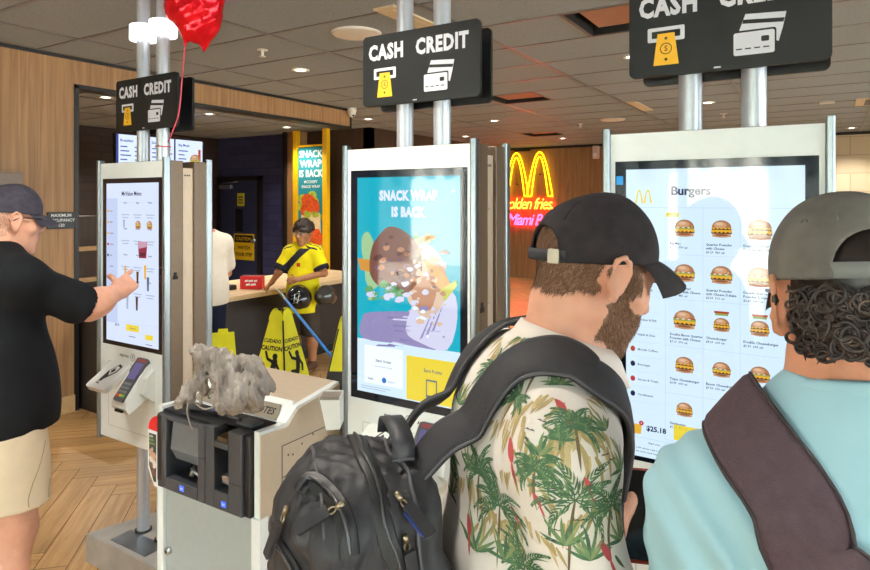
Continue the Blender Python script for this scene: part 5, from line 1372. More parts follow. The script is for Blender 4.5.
def leafstrip(org, tx, ty, u0, v0, ang, L, w, bend, mi_, lift, n=6):
    c = []
    for i in range(n+1):
        t = i/n; a = ang+bend*t
        if i == 0: x, y = u0, v0
        else: x, y = c[-1][0]+L/n*math.cos(a), c[-1][1]+L/n*math.sin(a)
        c.append((x, y, a, w*math.sin(PI*min(1, .12+.88*t))**.8*(1-.25*t)))
    for i in range(n):
        (x0, y0, a0, w0), (x1, y1, a1, w1) = c[i], c[i+1]
        print_poly(org, tx, ty, [(x0+w0*math.sin(a0), y0-w0*math.cos(a0)), (x1+w1*math.sin(a1), y1-w1*math.cos(a1)), (x1-w1*math.sin(a1), y1+w1*math.cos(a1)), (x0-w0*math.sin(a0), y0+w0*math.cos(a0))], mi_, lift)
rp = random.Random(17)
def palm(org, tx, ty, s_, trunk=True, lean=.15):
    if trunk: leafstrip(org, tx, ty, 0, 0, -PI/2-lean, s_*1.5, .0026, lean*1.4, 7, .0007, 7)
    for k in range(9):
        a = PI*(-.12+1.24*k/8)+rp.uniform(-.1, .1); L = s_*rp.uniform(.75, 1.05); bend = (-1.1 if a < PI/2 else 1.1)*rp.uniform(.7, 1.2)
        x, y, aa = 0, 0, a
        for j in range(9):
            t = j/8; x += L/9*math.cos(aa); y += L/9*math.sin(aa); aa += bend/9
            for sd in (-1, 1): leafstrip(org, tx, ty, x, y, aa+sd*(.9-.4*t), s_*.26*(1-.5*t), .0017, sd*-.5, (0, 0, 1, 0)[(j+k) % 4], .0009+.0002*(k % 3), 2)
        leafstrip(org, tx, ty, 0, 0, a, L, .0014, bend, 0, .0010, 5)
def grass(org, tx, ty, s_, n_=9):
    for k in range(n_):
        a = PI*(.08+.84*k/(n_-1))+rp.uniform(-.1, .1); leafstrip(org, tx, ty, 0, 0, a, s_*rp.uniform(.7, 1.1), .0028, rp.uniform(-.5, .5), (0, 1, 2, 1)[k % 4], .0008+.0001*(k % 3), 4)
def hill(org, tx, ty, s_):
    for k in range(13):
        u = s_*(-.9+1.8*k/12); hgt = s_*(.75-abs(u/s_)*.62)*rp.uniform(.75, 1.1)
        leafstrip(org, tx, ty, u, hgt-.05*s_, -PI/2+rp.uniform(-.5, .5)+u/s_*.6, s_*rp.uniform(.35, .8), s_*.07, rp.uniform(-.4, .4), (3, 4, 3)[k % 3], .0005+.0001*(k % 2), 4)
def birds(org, tx, ty):
    for k in range(3):
        u, v = .012*k, .008*((k*2) % 3)
        for s2 in (-1, 1): leafstrip(org, tx, ty, u, v, PI/2-s2*.9, .009, .0012, s2*-.9, 6, .0009, 2)
def parrot(org, tx, ty, s_):
    leafstrip(org, tx, ty, 0, 0, PI/2+.3, s_, s_*.2, .3, 5, .0010, 6); leafstrip(org, tx, ty, 0, 0, -PI/2+.2, s_*.9, s_*.09, .2, 5, .0010, 4); leafstrip(org, tx, ty, .3*s_, .1*s_, -PI/2+.5, s_*.8, s_*.1, .3, 0, .0011, 4)
def on_shirt(px, py):
    v = ray(px, py).normalized(); h = bvA.ray_cast(CAM, v)
    if h[0] is None: return None
    n_ = h[1]; ty = UP-n_*UP.dot(n_); ty = ty.normalized() if ty.length > .15 else (FW-n_*FW.dot(n_)).normalized(); tx = ty.cross(n_)
    return h[0], tx, ty
for (px, py), kind, s_ in [((575, 500), 'palm', .075), ((610, 505), 'palm', .05), ((545, 362), 'palm', .05), ((490, 372), 'palm', .045), ((537, 335), 'palm', .05), ((470, 350), 'palm', .03), ((625, 425), 'palm', .055), ((500, 505), 'palm', .06), ((480, 470), 'palm', .05), ((505, 560), 'grass', .05), ((475, 550), 'grass', .06),
    ((620, 540), 'grass', .04), ((590, 560), 'grass', .045), ((560, 440), 'grass', .03), ((540, 455), 'grass', .03), ((585, 430), 'grass', .03), ((575, 462), 'hill', .075), ((545, 415), 'hill', .06), ((505, 425), 'hill', .07), ((590, 450), 'hill', .06), ((560, 470), 'hill', .07), ((520, 490), 'hill', .05), ((470, 500), 'hill', .06), ((600, 530), 'hill', .06), ((490, 350), 'hill', .05), ((550, 540), 'birds', 1), ((530, 430), 'birds', 1), ((580, 520), 'birds', 1), ((575, 425), 'palm', .045), ((535, 470), 'palm', .04), ((620, 470), 'grass', .04), ((470, 470), 'grass', .04), ((565, 545), 'grass', .045), ((525, 565), 'palm', .05), ((605, 430), 'grass', .03), ((500, 540), 'hill', .05), ((540, 505), 'parrot', .02), ((590, 490), 'parrot', .02), ((500, 440), 'hill', .05), ((460, 400), 'hill', .045), ((530, 345), 'hill', .05), ((600, 410), 'hill', .035),
    ((548, 500), 'birds', 1), ((455, 385), 'birds', 1), ((600, 470), 'birds', 1), ((512, 462), 'parrot', .034), ((565, 412), 'parrot', .028), ((518, 520), 'parrot', .022), ((470, 535), 'parrot', .03), ((610, 560), 'parrot', .03), ((530, 540), 'hill', .05), ((628, 490), 'grass', .04), ((640, 470), 'palm', .04), ((560, 385), 'grass', .03), ((515, 400), 'palm', .035), ((455, 430), 'grass', .04), ((445, 375), 'palm', .03)]:
    q = on_shirt(px, py)
    if q is None: continue
    if kind == 'palm': palm(*q, s_)
    elif kind == 'grass': grass(*q, s_)
    elif kind == 'hill': hill(*q, s_)
    elif kind == 'birds': birds(*q)
    else: parrot(*q, s_)
# motifs over the sides the photograph does not show
for k in range(60):
    a = rp.uniform(0, 2*PI); z_ = rp.uniform(.86, 1.36); o_ = V(hipA.x, hipA.y, z_)+V(math.cos(a), math.sin(a), 0)*.4
    if (o_-V(hipA.x, hipA.y, z_)).normalized().dot((CAM-V(hipA.x, hipA.y, 1.65)).normalized()) > .25 and z_ > 1.05: continue
    h = bvA.ray_cast(o_, V(-math.cos(a), -math.sin(a), 0))
    if h[0] is None: continue
    n_ = h[1]; ty = (UP-n_*UP.dot(n_)).normalized(); tx = ty.cross(n_)
    (grass if k % 3 else palm)(h[0], tx, ty, .05)
nP = len(Ps); me = bpy.data.meshes.new('shirt'); offs = np.array(personA.location)
me.from_pydata([tuple(p-offs) for p in Ps]+[tuple(np.array(p)-offs) for p in pv], [], [tuple(q) for q in Fs.tolist()]+[tuple(i+nP for i in q) for q in pf])
me.materials.append(SHIRT)
for m_ in PG: me.materials.append(m_)
me.polygons.foreach_set('material_index', [0]*len(Fs)+[i+1 for i in pm]); me.polygons.foreach_set('use_smooth', [True]*(len(Fs)+len(pf))); me.update()
so = bpy.data.objects.new('shirt', me); COL.objects.link(so); so.parent = personA
# turned-down collar
b = MW(); rows = []
nk = nk+UP*.022-fA*.004
for i in range(41):
    a = math.radians(-150+300*i/40); back = (1+math.cos(a))/2
    dirv = -fA*math.cos(a)+rA*math.sin(a); ce = nk+fA*.012
    sp_z = .030*back-.020*(1-back)
    rows.append([ce+dirv*.066+UP*(sp_z-.030), ce+dirv*.068+UP*(sp_z+.012), ce+dirv*.073+UP*(sp_z+.016), ce+dirv*.086+UP*(sp_z-.002), ce+dirv*.100+UP*(sp_z-.030-.012*(1-back)), ce+dirv*.096+UP*(sp_z-.032-.012*(1-back)), ce+dirv*.080+UP*(sp_z-.006)])
b.grid(rows, SHIRT, close_u=True); b.done('collar', personA)
b = MW(); SHO = cloth('shorts_dark', '3a3f4a'); f = Field((hipA.x-.3, hipA.y-.3, .4), (hipA.x+.3, hipA.y+.3, 1.0), .008)
f.ell(hipA, (.19, .17, .15), JA['TR'], .03)
for s_ in (-1, 1): f.cap(hipA+rA*.09*s_, V(hipA.x, hipA.y, .48)+rA*.10*s_+fA*.01, .11, .10, .03)
f.plane((0, 0, .5), (0, 0, -1)); Pq, Fq = f.mesh(); np_obj('shorts', Pq, Fq, SHO, personA)
SHOE = mat('shoe_dark', '2c2c30', .6)
for s_ in (-1, 1):
    f = Field(hipA+rA*.09*s_-V(.2, .2, hipA.z+.005), hipA+rA*.09*s_+V(.25, .25, .16-hipA.z), .006); an = V(hipA.x, hipA.y, .06)+rA*.09*s_
    f.cap(an-fA*.035, an-UP*.012+fA*.15, .048, .038, .02); f.cap(an, an+UP*.05, .047, .048, .02); f.plane((0, 0, 0), (0, 0, -1)); Pq, Fq = f.mesh(); np_obj('shoe', Pq, Fq, SHOE, personA)
# phone in his right hand
r = empty('phone', DL(1.085, .342, 1.110), 'phone in a brown case held between the two front men', 'phone')
b = MW(); T = Matrix.Translation(r.location) @ Matrix.Rotation(math.radians(20), 4, 'Z') @ Matrix.Rotation(math.radians(55), 4, 'X')
b.box(-.038, .038, -.075, .075, .0, .009, mat('phone_case', '8a3324', .5, noise=(30, .1)), .004, T=T); b.box(-.034, .034, -.070, .070, .009, .0105, mat('phone_glass', '101114', .08), T=T); b.done('phone_body', r)

# ================================================== black backpack on his back
CBK = topA-fA*.270-UP*.292; RBk = ax_frame(YA+3, -9)
bpx = lambda x, y, z: CBK+Vector(RBk @ np.array([x, y, z]))
back = empty('backpack', bpx(0, 0, -.24), 'black zipped backpack with blue zip pulls worn over the palm-print shirt', 'backpack')
NYL = mat('nylon_black', '2f2f33', .56, spec=.4, noise=(70, .16), bump=(900, .05)); NYL2 = mat('nylon_panel', '38383c', .52, spec=.4, noise=(60, .14), bump=(900, .05)); ZIP = mat('zip_tape', '1c1c1e', .5); ZT = mat('zip_metal', 'b0a084', .3, .9); PULLB = mat('pull_blue', '27408f', .4)
f = Field(np.array(CBK)-np.array((.36, .36, .34)), np.array(CBK)+np.array((.36, .36, .30)), .0042)
f.rbox(bpx(0, .015, -.03), (.152, .108, .240), RBk, 0, .055, taper=.10)
f.ell(bpx(0, -.02, .02), (.152, .128, .205), RBk, .04)
f.rbox(bpx(0, -.105, -.10), (.125, .055, .145), RBk, .02, .05, taper=.12)
f.ell(bpx(0, -.01, .16), (.13, .10, .075), RBk, .05)
for s_ in (-1, 1): f.rbox(bpx(s_*.150, .0, -.16), (.02, .075, .08), RBk, .025, .02)
f.shift(soft(41, (13, 24, 45), (.014, .008, .004))); f.shift(ridged(14, (26, 48), (.005, .003))); f.shift(creased(44, 4, 34, .012)); f.shift(creased(46, 4, 75, .005))
Pk, Fk = f.mesh(); Pk = relax(Pk, Fk, 1)
lk = ((Pk[Fk].mean(1)-np.array(CBK)) @ RBk); mk = np.zeros(len(Fk), int); mk[(lk[:, 1] < -.085) & (lk[:, 2] < .04)] = 1
np_obj('main_bag', Pk, Fk, [NYL, NYL2], back, mi=mk)
bvB = bvh_of(Pk, Fk)
def snap_path(pts, off=.002, n=8):
    o_ = []
    for p in bez(pts, n):
        h = bvB.find_nearest(p); o_.append(h[0]+h[1]*off)
    for _ in range(2): o_ = [o_[0]]+[(o_[i-1]+o_[i]*2+o_[i+1])/4 for i in range(1, len(o_)-1)]+[o_[-1]]
    return o_
def zipper(name, pts):
    p_ = snap_path(pts); z = ribbon_on(bvB, pts, .026, .001, ZIP, name, back, .003)
    b = MW(); b.tube([q+(q-bpx(0, 0, 0)).normalized()*.004 for q in p_], .0028, mat('zip_coil', '4a4a4c', .35, .4), 6); b.done('zip_coil', z, back)
    return p_
z1 = zipper('main_zip', [bpx(.155, .025, -.10), bpx(.150, .03, .02), bpx(.125, .025, .15), bpx(.05, .02, .235), bpx(-.06, .02, .235), bpx(-.13, .025, .14), bpx(-.155, .025, -.10)])
z2 = zipper('front_zip', [bpx(.15, -.10, -.04), bpx(.125, -.11, .085), bpx(.0, -.12, .15), bpx(-.125, -.11, .085), bpx(-.15, -.10, -.04)])
for nm, pts in (('seam_piping', [bpx(.155, -.045, -.22), bpx(.15, -.05, .0), bpx(.11, -.05, .18), bpx(0, -.05, .23), bpx(-.11, -.05, .18), bpx(-.155, -.05, -.05)]), ('seam_piping', [bpx(.16, .06, -.2), bpx(.15, .06, .05), bpx(.12, .07, .19), bpx(.02, .07, .235), bpx(-.1, .07, .2)])):
    b = MW(); b.tube(snap_path(pts, .001), .0030, mat('piping_grey', '55555a', .5), 6); b.done(nm, back)
def pull(p, d, L=.05):
    h = bvB.find_nearest(p); p = h[0]+h[1]*.006; d = d.normalized(); d = (d-h[1]*d.dot(h[1])).normalized(); s2 = d.cross(h[1])
    b = MW(); b.tube([p-d*.008, p+d*.003], .0038, ZT, 8); b.tube([p+d*.004+s2*.004*math.cos(a)+d*.006*(1+math.sin(a)) for a in [2*PI*i/14 for i in range(14)]], .0013, ZT, 6, closed=True)
    pr = b.done('zip_slider', back); b = MW()
    F_ = lambda u, v, w: p+d*(.014+v)+s2*u+h[1]*(w+.001)
    b.prism(rrect(-.0085, .0085, 0, L, .003), NYL, F_, 0, .006); b.prism(rrect(-.004, .010, .005, L-.006, .003), PULLB, F_, -.002, .0015); b.done('zip_pull', pr, back)
def bag_hit(px, py): return bvB.ray_cast(CAM, ray(px, py).normalized())[0]
pk_ = [bag_hit(*q) for q in ((300, 492), (310, 480), (326, 490), (340, 508), (347, 530), (350, 556))]
pk_ = [q for q in pk_ if q is not None]
if len(pk_) > 3:
    zipper('pocket_zip', pk_); pull(pk_[-3], at_d(318, 530, .8)-at_d(345, 508, .8), .045)
for q, d_ in (((398, 500), (404, 530)), ((404, 538), (412, 570)), ((289, 512), (280, 540))):
    h_ = bag_hit(*q)
    if h_ is not None: pull(h_, at_d(*d_, .8)-at_d(*q, .8), .05)
b = MW(); hp = bez([bpx(.06, .07, .215), bpx(.05, .075, .238), bpx(0, .075, .25), bpx(-.05, .075, .238), bpx(-.06, .07, .215)], 6); rows = []
for i, p in enumerate(hp):
    rows.append([p+fA*.016+UP*.0, p+fA*.016+UP*.005, p-fA*.016+UP*.005, p-fA*.016])
b.grid(rows, NYL2, close_u=True); b.done('grab_handle', back)
PIPE = mat('strap_edge', '4b4b50', .5); STRAP = mat('strap_padding', '333236', .65, spec=.3, noise=(60, .12), bump=(420, .2))
for s_, nm in ((1, 'R'), (-1, 'L')):
    sh = JA['shR'] if s_ > 0 else JA['shL']; mid = nk+(sh-nk)*(.84 if s_ > 0 else .66)-fA*(.03 if s_ > 0 else 0)
    pts = [bpx(s_*.055, .085, .19), bpx(s_*.072, .14, .235), mid-fA*.085+UP*.035, mid-fA*.02+UP*.075, mid+fA*.06+UP*.04, mid+fA*.125-UP*.07, mid+fA*.15-UP*.20, mid+fA*.10-UP*.33+rA*s_*.05, mid-fA*.06-UP*.40+rA*s_*.08, bpx(s_*.14, .08, -.20)]
    if s_ > 0:
        hit = [bvA.ray_cast(CAM, ray(*q).normalized())[0] for q in ((466, 428), (486, 398), (512, 374), (543, 361), (573, 366), (597, 386))]
        hit = [h for h in hit if h is not None]
        h2 = hit[2:]; at0 = bpx(.055, .085, .19); dm = lambda q: (q-CAM).dot(FW)
        pts = [at0, at0+(h2[0]-at0)*.45+UP*.008]+h2+[bvA.find_nearest(q)[0] for q in (topA+rA*.07+fA*.09-UP*.03, topA+rA*.06+fA*.10-UP*.12, topA+rA*.07+fA*.10-UP*.22, topA+rA*.13+fA*.04-UP*.32)]+[ mid-fA*.06-UP*.40+rA*.08, bpx(.14, .08, -.20)]
    ribbon_on(bvA, pts, .072, .007, STRAP, 'shoulder_strap', back, .011, 12, piping=PIPE, smooth=13, snap_d=.03, wfun=lambda t: .85+.25*math.sin(PI*min(1, t*1.5)) if t < .66 else .55)

# ================================================== man in the light teal t-shirt
YB = 107
rB, fB = V(math.sin(math.radians(YB)), -math.cos(math.radians(YB)), 0), V(math.cos(math.radians(YB)), math.sin(math.radians(YB)), 0)
DB = .715
HB = Head(DL(DB+.005, .475, 1.529), ax_frame(YB, 8, 1), .94)
topB = DL(DB-.03, .480, 1.365)
JB = dict(TR=ax_frame(YB, 4), top=topB, pel=topB-fB*.03-UP*.44, neck=DL(DB-.025, .468, 1.428), shR=topB+rB*.160-UP*.075, shL=topB-rB*.160-UP*.075)
elRB = JB['shR']-UP*.24+fB*.12+rB*.05; elLB = JB['shL']-UP*.27+fB*.02-rB*.012
wrRB = elRB+fB*.22-rB*.10+UP*.06; wrLB = elLB+fB*.235+rB*.06-UP*.02
hipB = JB['pel']-UP*.04
personB = empty('person', (hipB.x, hipB.y, 0), 'man in a grey cap and light teal t-shirt seen from behind at the right edge', 'person')
f = Field((hipB.x-.46, hipB.y-.40, -.01), (hipB.x+.46, hipB.y+.52, 1.72), .0034, zs_of([(-.012, .98, .012), (.98, 1.36, .0060), (1.36, 1.70, .0030)]))
head_sdf(f, HB); f.cap(HB.p(0, -.025, -.06), JB['neck'], .056, .062, .03)
torso_sdf(f, JB, -.002)
limb(f, [JB['shR'], elRB, wrRB], (.054, .042, .028)); limb(f, [JB['shL'], elLB, wrLB], (.054, .042, .028))
hand_sdf(f, wrRB, fB+UP*.6, -UP+fB*.4, -rB, (.1, .5, .6, .6)); hand_sdf(f, wrLB, fB+rB*.3, rB+UP*.4, UP, (.3, .35, .4, .4))
for s_ in (-1, 1):
    h_ = hipB+rB*.09*s_; kn = V(h_.x, h_.y, .50)+fB*.02; an = V(h_.x, h_.y, .09)
    limb(f, [h_, kn, V(kn.x, kn.y, .36)-fB*.015, an], (.09, .058, .054, .04)); f.cap(an-UP*.04-fB*.03, an-UP*.05+fB*.14, .038, .028, .03)
f.plane((0, 0, 0), (0, 0, -1))
Pb_, Fb_ = f.mesh(); Pb_ = relax(Pb_, Fb_, 1, .35)
def scalpB(c):
    x, y, z = c.T; return (y < .02) & (z > -.045-.2*np.minimum(0, y)) & (z < .14) & ~((np.abs(x) > .066) & (y > -.034) & (z < .04)) & (z < .2)
HAIRD = mat('hair_dark', '1e1511', .42, spec=.5, noise=(120, .4))
np_obj('body', Pb_, Fb_, [SKIN_B, LIPS, EYEW, IRIS, BROW, HAIRD], personB, mi=face_mats(HB, Pb_, Fb_, 0, scalpB))
CAPG = mat('cap_grey', '6d6b66', .85, spec=.2, noise=(26, .2), bump=(140, .05))
cap_parts(HB, CAPG, personB, .030, True, mat('cap_strap_grey', '777a79', .7, noise=(30, .1)), size=1.01)
HAIRD = mat('hair_dark', '1e1511', .42, spec=.5, noise=(120, .4)); HAIRD2 = mat('hair_dark_brown', '2c1f18', .4, spec=.6, noise=(120, .3)); HAIRD3 = mat('hair_mid_brown', '49352a', .4, spec=.6, noise=(120, .3))
f = Field(HB.c-.16, HB.c+.16, .003); f.ell(HB.p(0, -.014, .03), np.array((.0745, .094, .084))*HB.k, HB.R, 0); f.ell(HB.p(0, -.050, -.02), np.array((.060, .046, .05))*HB.k, HB.R, .03)
f.shift(soft(4, (150, 260), (.004, .003)))
pl_ = HB.R @ np.array([0, 1, -.25]); f.plane(HB.p(0, .012, .0), pl_); f.plane(HB.p(0, 0, .095), HB.R[:, 2]); f.plane(HB.p(0, -.05, -.045), HB.R @ np.array([0, -.35, -1]))
for s_ in (-1, 1): f.ell(HB.p(s_*.085, -.002, -.004), np.array((.025, .026, .036))*HB.k, HB.R, .004, True)
Ph, Fh = f.mesh(); hs = np_obj('hair', Ph, Fh, [HAIRD], personB)
b = MW(); rc_ = random.Random(23)
for k in range(760):
    a = math.radians(rc_.uniform(-100, 100)); z_ = rc_.uniform(-.046, .018) if k < 780 else rc_.uniform(.045, .078)
    if k >= 780: a = math.radians(rc_.uniform(-24, 24))
    if abs(math.degrees(a)) > 62: continue
    rx, ry = .082, .105
    sh_ = 1-.18*max(0, -z_-.03)/.05-(.25*max(0, z_-.05)/.04)
    base = np.array([rx*math.sin(a)*sh_*1.03, -.014-ry*math.cos(a)*sh_*1.03, z_])
    if k >= 780: base[1] *= .90; base[0] *= .9
    out_ = np.array([math.sin(a), -math.cos(a), 0]); tang = np.array([math.cos(a), math.sin(a), 0]); dn = np.array([0, 0, -1.0])
    r0 = rc_.uniform(.0055, .0125); turns = rc_.uniform(.7, 1.5)*rc_.choice((-1, 1)); ph = rc_.uniform(0, 6.28); L_ = rc_.uniform(.004, .022); lift_ = rc_.uniform(.001, .008); tw = rc_.uniform(-.5, .5)
    pts = []
    for i in range(17):
        t = i/16; an_ = ph+turns*2*PI*t; r1 = r0*(1-.35*t)
        ca, sa = r1*math.cos(an_), r1*math.sin(an_)
        pts.append(HB.v(*(base+dn*(L_*t+sa*.9)+tang*ca+out_*(lift_+.35*ca*tw+.003*math.sin(PI*t)))))
    b.tube(pts, [.0005+.0015*math.sin(PI*min(1, .12+.88*i/16)) for i in range(17)], (HAIRD, HAIRD, HAIRD2, HAIRD, HAIRD, HAIRD2, HAIRD3)[k % 7], 5)
b.done('curls', hs, personB)
# t-shirt
f = Field((hipB.x-.42, hipB.y-.36, .74), (hipB.x+.42, hipB.y+.40, 1.53), .0042)
torso_sdf(f, JB, .014, 1.0, 1.04); f.cap(JB['pel'], JB['pel']-UP*.1, .165, .17, .06)
for sh, el in ((JB['shR'], elRB), (JB['shL'], elLB)): f.cap(sh, sh+(el-sh)*.92, .066, .078, .04)
f.shift(soft(51, (14, 28), (.009, .005)))
# creases radiating from the armpit and the strap
def crease(X, Y, Z):
    u = (X-topB.x)*rB.x+(Y-topB.y)*rB.y; w = Z-topB.z
    m_ = np.exp(-((u+.16)**2/.012+(w+.16)**2/.03))
    return .006*m_*np.sin(150*(u*.86+w*.5)+2*np.sin(18*w))+.0035*np.exp(-((w+.25)/.18)**2)*np.sin(70*(w-.55*u))
f.shift(crease)
for sh, el in ((JB['shR'], elRB), (JB['shL'], elLB)):
    d_ = (el-sh).normalized(); e_ = sh+(el-sh)*.94; f.cap(e_-d_*.02, e_+d_*.12, .058, .062, .0, True)
f.cap(JB['neck']-UP*.008+fB*.014, HB.p(0, -.028, -.05)+UP*.02, .066, .072, .008, True)
f.plane((0, 0, .76), (0, 0, -1))
Pt, Ft = f.mesh(); Pt = relax(Pt, Ft, 1)
TEE = mat('tee_teal', 'a3cbd8', .85, spec=.15, noise=(12, .03), bump=(500, .05))
np_obj('t_shirt', Pt, Ft, TEE, personB)
b = MW(); ce = JB['neck']+fB*.012; rows = []
for i in range(48):
    a = 2*PI*i/48; dirv = -fB*math.cos(a)+rB*math.sin(a); bk = (1+math.cos(a))/2; zc = .034*bk-.02*(1-bk)-.002
    rows.append([ce+dirv*(.072+.010*(w_ > 0)-.002*w_)+UP*(zc+.010*w_) for w_ in (1, .4, -1)])
rows.append(rows[0])
f_b = [[(ce+ (p-ce)*1.0) for p in r_] for r_ in rows]
b.grid([[r_[0]-( r_[0]-ce).normalized()*.004, r_[0], r_[1]+(r_[1]-ce).normalized()*.004, r_[2]+(r_[2]-ce).normalized()*.012] for r_ in rows], TEE); b.done('neck_rib', personB)
bvT = bvh_of(Pt, Ft); bvBody = bvh_of(Pb_, Fb_)
# fine gold chain
b = MW(); pts = []
for i in range(60):
    a = 2*PI*i/60; dirv = -fB*math.cos(a)+rB*math.sin(a); bk = (1+math.cos(a))/2
    h = bvBody.find_nearest(ce+dirv*.08+UP*(.042*bk-.035*(1-bk))); pts.append(h[0]+h[1]*.0012)
b.tube(pts, .0011, mat('gold_chain', 'd9b24a', .25, 1.0), 6, closed=True); b.done('neck_chain', personB)
# dark glasses
def glasses(H, parent, m_, lens, lw=.026, lh=.019):
    b = MW()
    for s_ in (-1, 1):
        c = H.p(s_*.033, .098, .010)
        ring = [H.v(s_*.033+lw*math.cos(a)*abs(math.cos(a))**-.25, .100-.18*abs(lw*math.cos(a)+s_*.0)*.5, .008+lh*math.sin(a)) for a in [2*PI*(i+.5)/24 for i in range(24)]]
        b.tube(ring, .0022, m_, 6, closed=True)
        b.tube([H.v(s_*.060, .096, .016), H.v(s_*.076, .07, .018), H.v(s_*.082, .0, .016), H.v(s_*.083, -.02, .004)], .0024, m_, 6)
    b.tube([H.v(-.008, .103, .012), H.v(0, .105, .015), H.v(.008, .103, .012)], .002, m_, 6)
    g_ = b.done('glasses', parent)
    b = MW()
    for s_ in (-1, 1): b.poly([H.v(s_*.033+lw*.95*math.cos(a), .0995-.09*abs(lw*math.cos(a)), .008+lh*.95*math.sin(a)) for a in [2*PI*i/24 for i in range(24)]], lens)
    b.done('lenses', g_, parent)
DKF = mat('frame_dark', '1a1a1c', .3); DKL = mat('lens_dark', '14161a', .06)
glasses(HB, personB, DKF, DKL)
f = Field((hipB.x-.3, hipB.y-.3, .4), (hipB.x+.3, hipB.y+.3, 1.0), .008)
f.ell(hipB, (.18, .165, .15), JB['TR'], .03)
for s_ in (-1, 1): f.cap(hipB+rB*.09*s_, V(hipB.x, hipB.y, .48)+rB*.10*s_, .11, .10, .03)
f.plane((0, 0, .5), (0, 0, -1)); Pq, Fq = f.mesh(); np_obj('shorts', Pq, Fq, SHO, personB)
for s_ in (-1, 1):
    f = Field(hipB+rB*.09*s_-V(.2, .2, hipB.z+.005), hipB+rB*.09*s_+V(.25, .25, .16-hipB.z), .006); an = V(hipB.x, hipB.y, .06)+rB*.09*s_
    f.cap(an-fB*.035, an-UP*.012+fB*.15, .048, .038, .02); f.cap(an, an+UP*.05, .047, .048, .02); f.plane((0, 0, 0), (0, 0, -1)); Pq, Fq = f.mesh(); np_obj('shoe', Pq, Fq, SHOE, personB)
# sling bag: broad brown-black strap over the left shoulder, pouch on the chest side
sl = empty('sling_bag', topB-UP*.1, 'broad dark brown bag strap running across the back of the man in teal', 'bag')
SLM = mat('sling_webbing', '504047', .7, spec=.25, noise=(80, .12), bump=(500, .25))
mS = JB['neck']+(JB['shL']-JB['neck'])*.68
pts = [mS+fB*.12-UP*.20, mS+fB*.09-UP*.05, mS+fB*.02+UP*.055, mS-fB*.06+UP*.02, topB-rB*.060-fB*.13-UP*.09, topB+rB*.045-fB*.14-UP*.19, topB+rB*.14-fB*.12-UP*.27, topB+rB*.21-fB*.02-UP*.31, topB+rB*.17+fB*.08-UP*.33, topB+rB*.08+fB*.15-UP*.30]
ribbon_on(bvT, pts, .080, .010, SLM, 'wide_strap', sl, .007, 14, piping=mat('sling_edge', '2e2427', .6))
f = Field(np.array(topB+fB*.2-UP*.3)-.2, np.array(topB+fB*.2-UP*.3)+.2, .006); f.rbox(topB+fB*.155-UP*.28+rB*.03, (.12, .035, .075), JB['TR'], 0, .03); Pq, Fq = f.mesh(); np_obj('pouch', Pq, Fq, SLM, sl)
# ================================================== man in black at the left kiosk
YC = 88
def frame2(y): return V(math.sin(math.radians(y)), -math.cos(math.radians(y)), 0), V(math.cos(math.radians(y)), math.sin(math.radians(y)), 0)
rC, fC = frame2(YC)
rootC = V(-2.545, 1.10, 0)
def PC(x, y, z): return rootC+rC*x+fC*y+UP*z
HC_ = Head(PC(.0, .030, 1.572), ax_frame(YC-1, 6), 1.0)
JC = dict(TR=ax_frame(YC, -2), top=PC(0, -.02, 1.400), pel=PC(0, 0, .93), neck=PC(0, -.02, 1.455), shR=PC(.185, -.005, 1.372), shL=PC(-.185, -.01, 1.372))
elC = PC(.175, .225, 1.250); hdC = V(-2.455, 1.562, 1.305); wrC = hdC-(hdC-elC).normalized()*.105
elL = PC(-.24, -.03, 1.10); wrL = PC(-.25, .06, .88)
personC = empty('person', (rootC.x, rootC.y, 0), 'man in black t-shirt, beige shorts and dark cap touching the left kiosk screen', 'person')
f = Field((rootC.x-.42, rootC.y-.36, -.01), (rootC.x+.42, rootC.y+.56, 1.76), .0044, zs_of([(-.012, 1.12, .009), (1.12, 1.74, .0040)]))
head_sdf(f, HC_); f.cap(HC_.p(0, -.03, -.06), JC['neck'], .058, .064, .03)
torso_sdf(f, JC, -.004, 1.0, 1.0, 1.15)
limb(f, [JC['shR'], elC, wrC], (.060, .050, .034)); limb(f, [JC['shL'], elL, wrL], (.056, .045, .030))
f.ell(elC+(wrC-elC)*.32, (.054, .054, .050), None, .04)
hand_sdf(f, wrC, (hdC-wrC)+UP*.02, V(-1, .2, -.5), UP*.8+V(-.4, 0, 0), (.18, .75, .85, .9), 1.0, .6); hand_sdf(f, wrL, fC+UP*.1, rC-UP*.2, UP, (.4, .45, .5, .5))
for s_ in (-1, 1):
    h_ = PC(.095*s_, 0, .88); kn = PC(.10*s_, .015, .485); an = PC(.10*s_, -.03, .09)
    limb(f, [h_, kn], (.09, .062)); limb(f, [kn, PC(.10*s_, -.015, .34), PC(.10*s_, -.025, .2), an], (.060, .060, .046, .040)); f.cap(an-UP*.03-fC*.03, an-UP*.05+fC*.15, .040, .030, .03)
f.plane((0, 0, 0), (0, 0, -1))
Pc, Fc = f.mesh(); Pc = relax(Pc, Fc, 1, .35)
np_obj('body', Pc, Fc, [SKIN_A, LIPS, EYEW, IRIS, BROW], personC, mi=face_mats(HC_, Pc, Fc))
CAPC = mat('cap_slate', '3c3a45', .75, spec=.25, noise=(40, .25), bump=(300, .12))
cap_parts(HC_, CAPC, personC, .030, False)
glasses(HC_, personC, DKF, DKL, .027, .020)
strands('hair', Pc, Fc, lambda c: (lambda q: (q[:, 1] < .0) & (q[:, 2] > -.05) & (q[:, 2] < .05) & ~((np.abs(q[:, 0]) > .068) & (q[:, 1] > -.03)))(HC_.loc(c)), 4000, .006, lambda b_: np.tile(HC_.R @ np.array([0, -.4, -1.0]), (len(b_), 1)), .0006, mat('hair_grey', '8a7466', .8), personC, 9, .15)
